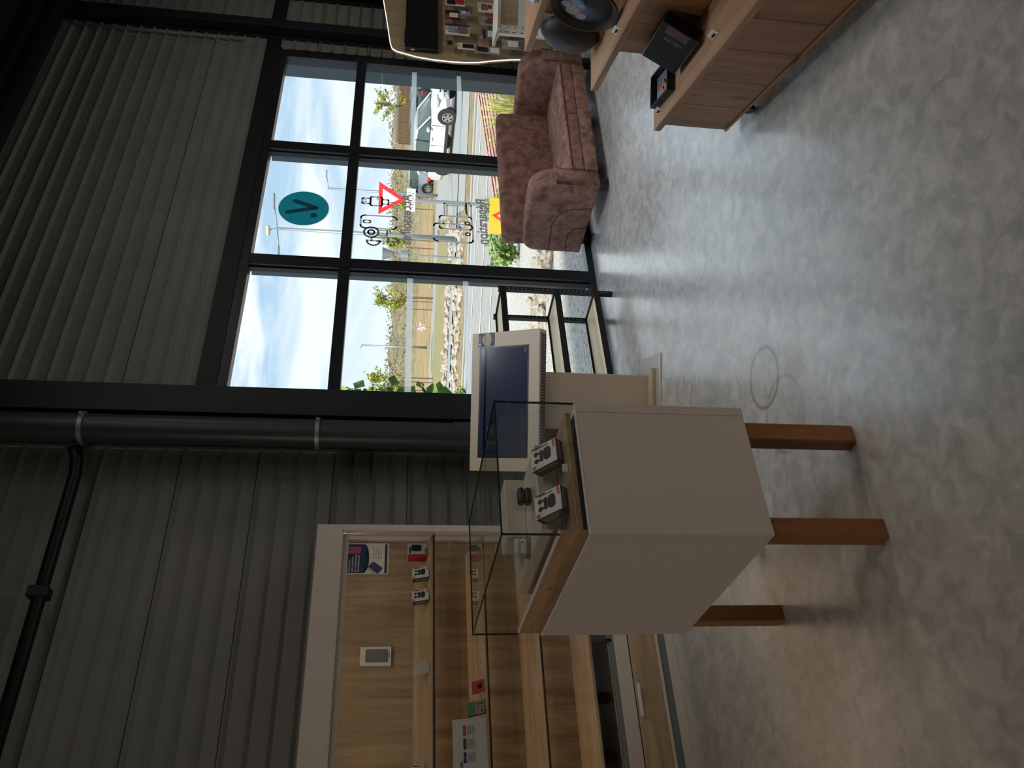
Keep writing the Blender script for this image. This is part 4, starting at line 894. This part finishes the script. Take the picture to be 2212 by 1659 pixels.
for k in range(7):
    zt = 1.45+.11*k+.15; xo = rnd2.uniform(.05, .25); b.tube([(0, 0, 0), (.03, .02, zt*.6), (xo, rnd2.uniform(-.1, .1), zt)], [.012, .008, .004], 5)
    for j in range(16): lv.append((xo*rnd2.uniform(.2, 1.25), rnd2.uniform(-.12, .12), zt-rnd2.uniform(0, .5)))
b.obj('stems', M_bark, sh); leaf_cloud(lv, .12, M_leafg, 'foliage', sh, rnd2, 1.9)
def grass_tuft(label, x, y, h, w, m, seed, n=170, name='grass_clump'):
    rnd = random.Random(seed); b = B(); t = thing(name, label, 'plant', (x, y, gzxy(x, y)))
    for k in range(n):
        a = rnd.uniform(0, 6.28); r = w*rnd.random()**.6; p = Vector((r*math.cos(a)*.6, r*math.sin(a)*.6, 0)); d = Vector((math.cos(a), math.sin(a), 0)); hh = h*rnd.uniform(.55, 1.1); lean = rnd.uniform(.1, .6)*w
        s = Vector((-d.y, d.x, 0))*.008; b.quad(p-s, p+s, p+d*lean*.5+Vector((0, 0, hh*.7))+s*.6, p+d*lean*.5+Vector((0, 0, hh*.7))-s*.6); q = p+d*lean*.5+Vector((0, 0, hh*.7)); b.quad(q-s*.6, q+s*.6, q+d*lean*.7+Vector((0, 0, hh*.25))+s*.1, q+d*lean*.7+Vector((0, 0, hh*.25))-s*.1)
    tag(b.obj('blades', m, t), kind='stuff')
M_gr1 = mat('yellowish_grass_blade', c(150, 160, 76), .7, noise=(6, 2), col2=c(186, 180, 110)); M_gr2 = mat('green_grass_blade', c(104, 142, 66), .7, noise=(6, 2), col2=c(140, 166, 84))  # two blade colours, the first yellower
grass_tuft('tall feathery grass clump behind the sofa arm', 10.9, 7.7, .75, .7, M_gr1, 1, 420)
grass_tuft('smaller grass clump beyond the sofa back corner', 10.0, 8.6, .5, .4, M_gr2, 2, 260)
def leafy(label, x, y, r, h, seed, n=420):
    rnd = random.Random(seed); t = thing('low_bush', label, 'bush', (x, y, gzxy(x, y))); b = B(); pts = []
    for k in range(26):
        a = rnd.uniform(0, 6.28); q = Vector((r*.8*math.cos(a)*rnd.random(), r*.8*math.sin(a)*rnd.random(), h*rnd.uniform(.6, 1))); b.tube([(0, 0, 0), q*.6, q], [.008, .005, .003], 5)
        for j in range(n//26): s = rnd.uniform(.25, 1.05); pts.append(q*s+Vector((rnd.gauss(0, .06), rnd.gauss(0, .06), rnd.gauss(0, .04))))
    b.obj('stems', M_bark, t); leaf_cloud(pts, .07, M_leafg, 'foliage', t, rnd, 1.6)
leafy('low green bush on the gravel beside the sofa back', 9.75, 9.65, .55, .5, 8, 700)
leafy('sparse green weed at the kerb behind the give way sign pole', 11.9, 10.7, .4, .6, 9, 160)
leafy('tiny green weed at the far kerb above the kiosk', 13.6, 19.1, .35, .3, 10, 160)
# scrub bank on the skyline
rnd = random.Random(11); b = B(); pts = []; bl = B()
nE = 150
V = []
for i in range(nE+1):
    e = -75+175*i/nE; row = []
    for j, (dn, h) in enumerate(((0, 0), (2.5, .9), (5.5, 1.9), (9, 2.5), (14, 2.1))):
        hh = h*1.14+rnd.uniform(-.22, .22)*(1 if j else 0)+.35*math.sin(e*.13)*(j > 1)*.5
        v = e*Ex+(82+dn+rnd.uniform(-.5, .5))*Nx; row.append(b.bm.verts.new((v.x, v.y, -.6+hh)))
        if j in (1, 2, 3):
            for q in range(34): pts.append((v.x+rnd.gauss(0, .9), v.y+rnd.gauss(0, .9), -.6+hh+rnd.uniform(-.3, .32)))
    V.append(row)
for r_, s_ in zip(V, V[1:]):
    for k in range(4): b.bm.faces.new((r_[k], s_[k], s_[k+1], r_[k+1]))
hg = thing('scrub_hedge', 'long grey-brown scrub bank along the horizon', 'hedge', (0, 0, 0), kind='stuff')
b.obj('bank', mat('scrub_brown', c(140, 128, 104), .95, noise=(1.2, 8, .5), col2=c(106, 102, 72)), hg)
leaf_cloud(pts, .34, mat('scrub_twigs', c(148, 136, 112), .95, noise=(.4, 3), col2=c(118, 114, 80)), 'twigs', hg, rnd, .8)
# street lamps ----------------------------------------------------------
def lamp(label, x, y, h, arms, rz):
    t = thing('street_lamp', label, 'street lamp', (x, y, gzxy(x, y)), rz)
    B().tube([(0, 0, 0), (0, 0, h*.35), (0, 0, h)], [.09, .075, .05], 12).obj('pole', M_galv, t, True)
    for s, L_, up in arms:
        a = B().tube([(0, 0, h-.03), (s*L_*.5, 0, h-.03+up*.5), (s*L_, 0, h-.03+up)], .025, 8).obj('arm', M_galv, t, True)
        B().box(min(s*L_*.8, s*L_*1.45), -.09, h-.06+up, max(s*L_*.8, s*L_*1.45), .09, h+.01+up, .02, 1).obj('lamp_head', M_galv, t)
    return t
view = math.radians(-46)
l1 = lamp('tall grey street lamp with two level arms beside the round sticker', 22.03, 21.21, 6.45, ((1, .85, .12), (-1, .75, -.05)), view)
B().tube([(-.0, 0, 6.45), (-.03, 0, 6.62), (-.08, 0, 6.72)], .025, 8).obj('neck', M_galv, l1); B().box(-.28, -.1, 6.68, .1, .1, 6.8, .03, 1).obj('lamp_head', mat('yellowed_lamp', c(190, 186, 150), .5), l1)
lamp('grey street lamp partly hidden behind the round sticker', 35.8, 31.2, 6.1, ((1, .7, .1),), view)
lamp('small single street lamp in the bay above the kiosk', 33.9, 42.7, 4.3, ((-1, .12, .05),), view)
lamp('distant street lamp above the slatted fence', 66, 45.6, 4.6, ((1, .15, .05),), view)
mt = thing('funnel_mast', 'grey mast with funnel-shaped top beside the middle mullion', 'mast', (18.82, 18.95, -.6))
B().tube([(0, 0, 0), (0, 0, 1.75)], .03, 10).obj('pole', M_galv, mt); B().lathe([(.05, 1.75), (.13, 1.78), (.13, 2.0), (.05, 2.03)], 16).obj('collar', M_galv, mt, 'auto')
B().lathe([(.035, 2.031), (.06, 2.25), (.1, 2.26), (.21, 2.6), (.18, 2.6), (.03, 2.2)], 16).obj('funnel', M_galv, mt, 'auto')
# signs ------------------------------------------------------------------
SR_ = math.radians(-49)
ys = thing('give_way_sign', 'red bordered give way triangle with white plate on a grey post', 'sign', (12.34, 10.91, gzxy(12.34, 10.91)), SR_)
B().tube([(0, .03, 0), (0, .03, 2.55)], .035, 12).obj('post', M_galv, ys)
def tri(s, y, flip=-1): return [Vector((math.cos(a)*s, y, flip*math.sin(a)*s+2.33)) for a in [math.radians(90+120*k) for k in range(3)]]
B().prism(tri(.36, 0), Vector((0, -.004, 0)), .0).obj('red_plate', mat('sign_red', c(206, 44, 52), .4), ys); B().prism(tri(.21, -.0045), Vector((0, -.002, 0))).obj('white_field', M_paper, ys)
B().box(-.22, -.006, 1.80, .22, .0, 1.97, .003, 1).obj('plate', M_paper, ys); text('plate_text', 'CÉDEZ LE', .075, M_ink, ys, (0, -.007, 1.925), (PI/2, 0, 0)); text('plate_text', 'PASSAGE', .075, M_ink, ys, (0, -.007, 1.845), (PI/2, 0, 0))
yw = thing('roadworks_sign', 'yellow board with red roadworks triangle behind the sofa back', 'sign', (9.1, 8.24, gzxy(9.1, 8.24)), SR_)
B().box(-.26, -.006, .06, .26, .006, .60, .004, 1).obj('board', mat('sign_yellow', c(206, 178, 50), .5), yw)
def tri2(s, y): return [Vector((math.cos(a)*s, y, math.sin(a)*s+.31)) for a in [math.radians(90+120*k) for k in range(3)]]
B().prism(tri2(.25, -.0065), Vector((0, -.002, 0))).obj('red_triangle', mat('sign_red_2', c(206, 60, 50), .4), yw); B().prism(tri2(.175, -.009), Vector((0, -.002, 0))).obj('inner_field', mat('sign_yellow', c(236, 204, 60)), yw)
B().prism([Vector((x, -.0115, z)) for x, z in arc(-.0, .385, .022, 0, 360, 12)[:-1]], Vector((0, -.001, 0))).obj('figure_head', M_ink, yw)
B().ribbon([(.0, .36), (.015, .30), (.045, .235)], .03, -.0125).ribbon([(.015, .30), (-.03, .235)], .028, -.0125).ribbon([(.0, .35), (-.05, .31), (-.075, .25)], .018, -.0125).obj('figure_body', M_ink, yw)
for x in (-.25, .25): B().box(x-.015, .0065, 0, x+.015, .03, .5).obj('leg', M_galv, yw)
# fence -------------------------------------------------------------------
fn = thing('slatted_fence', 'tall brown vertical slat fence behind the white car', 'fence', (54.2, 42.0, -.6), math.atan2(.3, 7.0))
M_sl = mat('weathered_brown_slat', c(136, 106, 78), .9, noise=(2, 5), col2=c(112, 86, 62))
sm = B().box(0, 0, .1, .11, .03, 2.45).obj('slat', M_sl, fn); 
for k in range(1, 52): link('slat', sm.data, fn, (k*.17, 0, 0))
B().box(-.05, .031, 2.4, 8.9, .1, 2.62).obj('top_rail', mat('grey_rail', c(150, 146, 136), .8), fn); B().box(-.05, .031, .5, 8.9, .08, .62).obj('lower_rail', M_sl, fn)
for x in (0, 3, 6, 8.8): B().box(x, .101, 0, x+.12, .2, 2.6).obj('post', M_sl, fn)
# pink flower thing
pkk = thing('pinwheel', 'pink and white garden pinwheel out on the dry field', 'pinwheel', (31.5, 37.7, -.6))
B().tube([(0, 0, 0), (0, 0, .65)], .012, 6).obj('stick', M_bark, pkk)
for k in range(6):
    a = k*PI/3; Mx_ = Matrix.Rotation(view, 4, 'Z')
    B().prism([Mx_ @ Vector((0, 0, .6)), Mx_ @ Vector((.30*math.cos(a), .02, .6+.30*math.sin(a))), Mx_ @ Vector((.22*math.cos(a+.6), -.03, .6+.22*math.sin(a+.6)))], Mx_ @ Vector((0, .006, 0))).obj('vane', mat('pink_vane', c(226, 150, 180), .5) if k % 2 else M_paper, pkk)
# cars ---------------------------------------------------------------------
M_carw = mat('white_car_paint', c(196, 198, 195), .25, 0, .5, coat=.5); M_cars = mat('silver_blue_paint', c(150, 162, 174), .25, .4, .5, coat=.5); M_card = mat('dark_car_paint', c(44, 50, 56), .25, 0, .5, coat=.5)
M_cglass = mat('car_window_glass', c(70, 84, 84), .08, 0, .6); M_tyre = mat('tyre_rubber', c(34, 34, 34), .85); M_rim = mat('alloy_rim', c(196, 196, 196), .3, .7); M_trimb = mat('black_car_trim', c(36, 36, 38), .5)
M_tail = mat('red_tail_lamp', c(200, 24, 28), .25); M_head = mat('headlamp', c(180, 186, 190), .1, .3)
def car(label, x, y, rz, paint, S=1.0, group='parked cars'):
    t = thing('car', label, 'car', (x, y, gzxy(x, y)+.016), rz); L2 = 2.15
    # x forward (nose +), stations: x, half width, sill z, shoulder z (top of lower body)
    st = [(-2.15, .66, .42, .78), (-2.08, .80, .30, .92), (-1.7, .88, .26, .98), (-.9, .90, .25, .99), (0, .905, .25, .98), (.8, .90, .25, .97), (1.25, .885, .25, .96), (1.75, .83, .27, .86), (2.05, .72, .32, .72), (2.15, .55, .40, .60)]
    b = B(); R_ = []
    for sx_, w, zb, zt in st:
        q = [(-w*.86, zb), (-w, zb+.13), (-w*1.0, (zb+zt)/2), (-w*.97, zt-.08), (-w*.86, zt), (0, zt+.035), (w*.86, zt), (w*.97, zt-.08), (w, (zb+zt)/2), (w, zb+.13), (w*.86, zb)]
        R_.append([b.bm.verts.new((sx_, yy, zz)) for yy, zz in q])
    for A, C_ in zip(R_, R_[1:]):
        for k in range(11): b.bm.faces.new((A[k], A[(k+1) % 11], C_[(k+1) % 11], C_[k]))
    b.bm.faces.new(R_[0]); b.bm.faces.new(R_[-1][::-1]); body = b.obj('body', paint, t, 'auto')
    # glasshouse
    gh = [(-2.0, .66, .95, .97), (-1.72, .72, .97, 1.40), (-1.2, .76, .98, 1.54), (-.3, .775, .98, 1.58), (.35, .76, .98, 1.50), (1.15, .70, .97, 1.02)]
    b = B(); R_ = []
    for sx_, w, zb, zt in gh:
        wt = w*.86; R_.append([b.bm.verts.new((sx_, yy, zz)) for yy, zz in ((-w*1.06, zb), (-wt, zt-.03), (-wt*.9, zt), (wt*.9, zt), (wt, zt-.03), (w*1.06, zb))])
    for A, C_ in zip(R_, R_[1:]):
        for k in range(6): b.bm.faces.new((A[k], A[(k+1) % 6], C_[(k+1) % 6], C_[k]))
    b.bm.faces.new(R_[0]); b.bm.faces.new(R_[-1][::-1]); b.obj('windows', M_cglass, t, 'auto')
    b = B(); R_ = []
    for sx_, w, zt in ((-2.0, .70, 1.36), (-1.72, .715, 1.425), (-1.2, .735, 1.555), (-.3, .75, 1.595), (.40, .73, 1.515)):
        wt = w*.875; R_.append([b.bm.verts.new((sx_, yy, zz)) for yy, zz in ((-wt*1.04, zt-.075), (-wt*1.0, zt-.01), (-wt*.85, zt+.02), (wt*.85, zt+.02), (wt*1.0, zt-.01), (wt*1.04, zt-.075))])
    for A, C_ in zip(R_, R_[1:]):
        for k in range(6): b.bm.faces.new((A[k], A[(k+1) % 6], C_[(k+1) % 6], C_[k]))
    b.bm.faces.new(R_[0]); b.bm.faces.new(R_[-1][::-1]); b.obj('roof', paint, t, 'auto')
    for s in (-1, 1):
        B().tube([(1.18, s*.745, .99), (.38, s*.672, 1.50)], .035, 8).obj('front_pillar', paint, t, True)
        B().tube([(.0, s*.815, .98), (-.08, s*.685, 1.53)], .03, 8).obj('middle_pillar', M_trimb, t, True)
        B().tube([(-1.75, s*.79, .97), (-1.35, s*.675, 1.48)], .07, 8).obj('rear_pillar', paint, t, True)
        B().box(-1.75, s*.80-.012, .965, 1.1, s*.80+.012, .985).obj('waist_trim', M_trimb, t)
        B().box(-1.2, s*.895-.02, .25, 1.0, s*.895+.02, .36, .01, 1).obj('sill_trim', M_trimb, t)
        mrr = B().box(.62, s*.86-.02 if s < 0 else s*.86, 1.0, .80, s*1.02 if s > 0 else s*.86+.02, 1.13, .03, 2) if False else B().box(.64, min(s*.86, s*1.04), 1.0, .78, max(s*.86, s*1.04), 1.12, .03, 2); mrr.obj('mirror', paint, t, True)
        for hx_ in (-.75, .2): B().box(hx_-.09, s*.905-.012, .86, hx_+.09, s*.905+.012, .89, .006, 1).obj('door_handle', M_rim, t)
        for dx in (.88, -.12, -1.02): B().box(dx-.005, s*.897-.01, .38, dx+.005, s*.897+.01, .93).obj('door_gap', M_trimb, t)
        B().box(1.72, min(s*.42, s*.84), .70, 2.04, max(s*.42, s*.84), .80, .03, 2).obj('headlamp', M_head, t, True); B().box(-2.16, min(s*.45, s*.80), .80, -1.96, max(s*.45, s*.80), .93, .02, 2).obj('tail_lamp', M_tail, t, True)
        for wx in (1.33, -1.30):
            TW = Matrix.Translation((wx, s*.80, .335)) @ Matrix.Rotation(-s*PI/2, 4, 'X')
            B().lathe([(.0, .118), (.375, .118), (.385, .10), (.385, -.1)], 26, Matrix.Translation((wx, s*.80, .345)) @ Matrix.Rotation(-s*PI/2, 4, 'X')).obj('wheel_arch', M_trimb, t, 'auto')
            w_ = B().lathe([(.20, -.09), (.325, -.09), (.335, -.06), (.335, .1), (.31, .125), (.215, .125)], 28, TW).obj('tyre', M_tyre, t, 'auto')
            B().lathe([(.19, .10), (.222, .128), (.205, .13), (.185, .105)], 28, TW).obj('rim', M_rim, w_, 'auto'); B().lathe([(0, .1195), (.2, .1195)], 20, TW).obj('brake', M_trimb, w_)
            b = B()
            for k in range(5):
                a = k*2*PI/5
                for da in (-.2, .2): b.prism([TW @ Vector((math.cos(a)*.02-math.sin(a)*.02*sg, math.sin(a)*.02+math.cos(a)*.02*sg, .124)) if r_ == 0 else TW @ Vector((math.cos(a+da+.07*sg)*.2, math.sin(a+da+.07*sg)*.2, .126)) for r_, sg in ((0, -1), (0, 1), (1, 1), (1, -1))], (TW.to_3x3() @ Vector((0, 0, .012))))
            b.obj('spokes', M_rim, w_)
    B().box(2.06, -.45, .40, 2.155, .45, .56, .02, 1).obj('lower_grille', M_trimb, t); B().box(2.02, -.4, .62, 2.13, .4, .70, .02, 1).obj('grille', M_trimb, t); B().box(2.156, -.24, .46, 2.166, .24, .56).obj('number_plate', M_paper, t); B().box(-2.17, -.24, .60, -2.155, .24, .70).obj('number_plate', M_paper, t)
    return t
hdg = math.atan2(-.998, -.05)
car('white parked crossover car seen through the far window bay', 28.3, 21.1, hdg, M_carw)
car('silver-blue parked hatchback half hidden by the mullion', 42.2, 34.2, hdg+.35, M_cars)
car('dark parked car with red tail lamp behind the white car', 46.5, 34.2, hdg+PI*.92, M_card)
car('dark parked car at the slatted fence behind the white car', 50.5, 35.2, hdg+PI*.94, M_card)
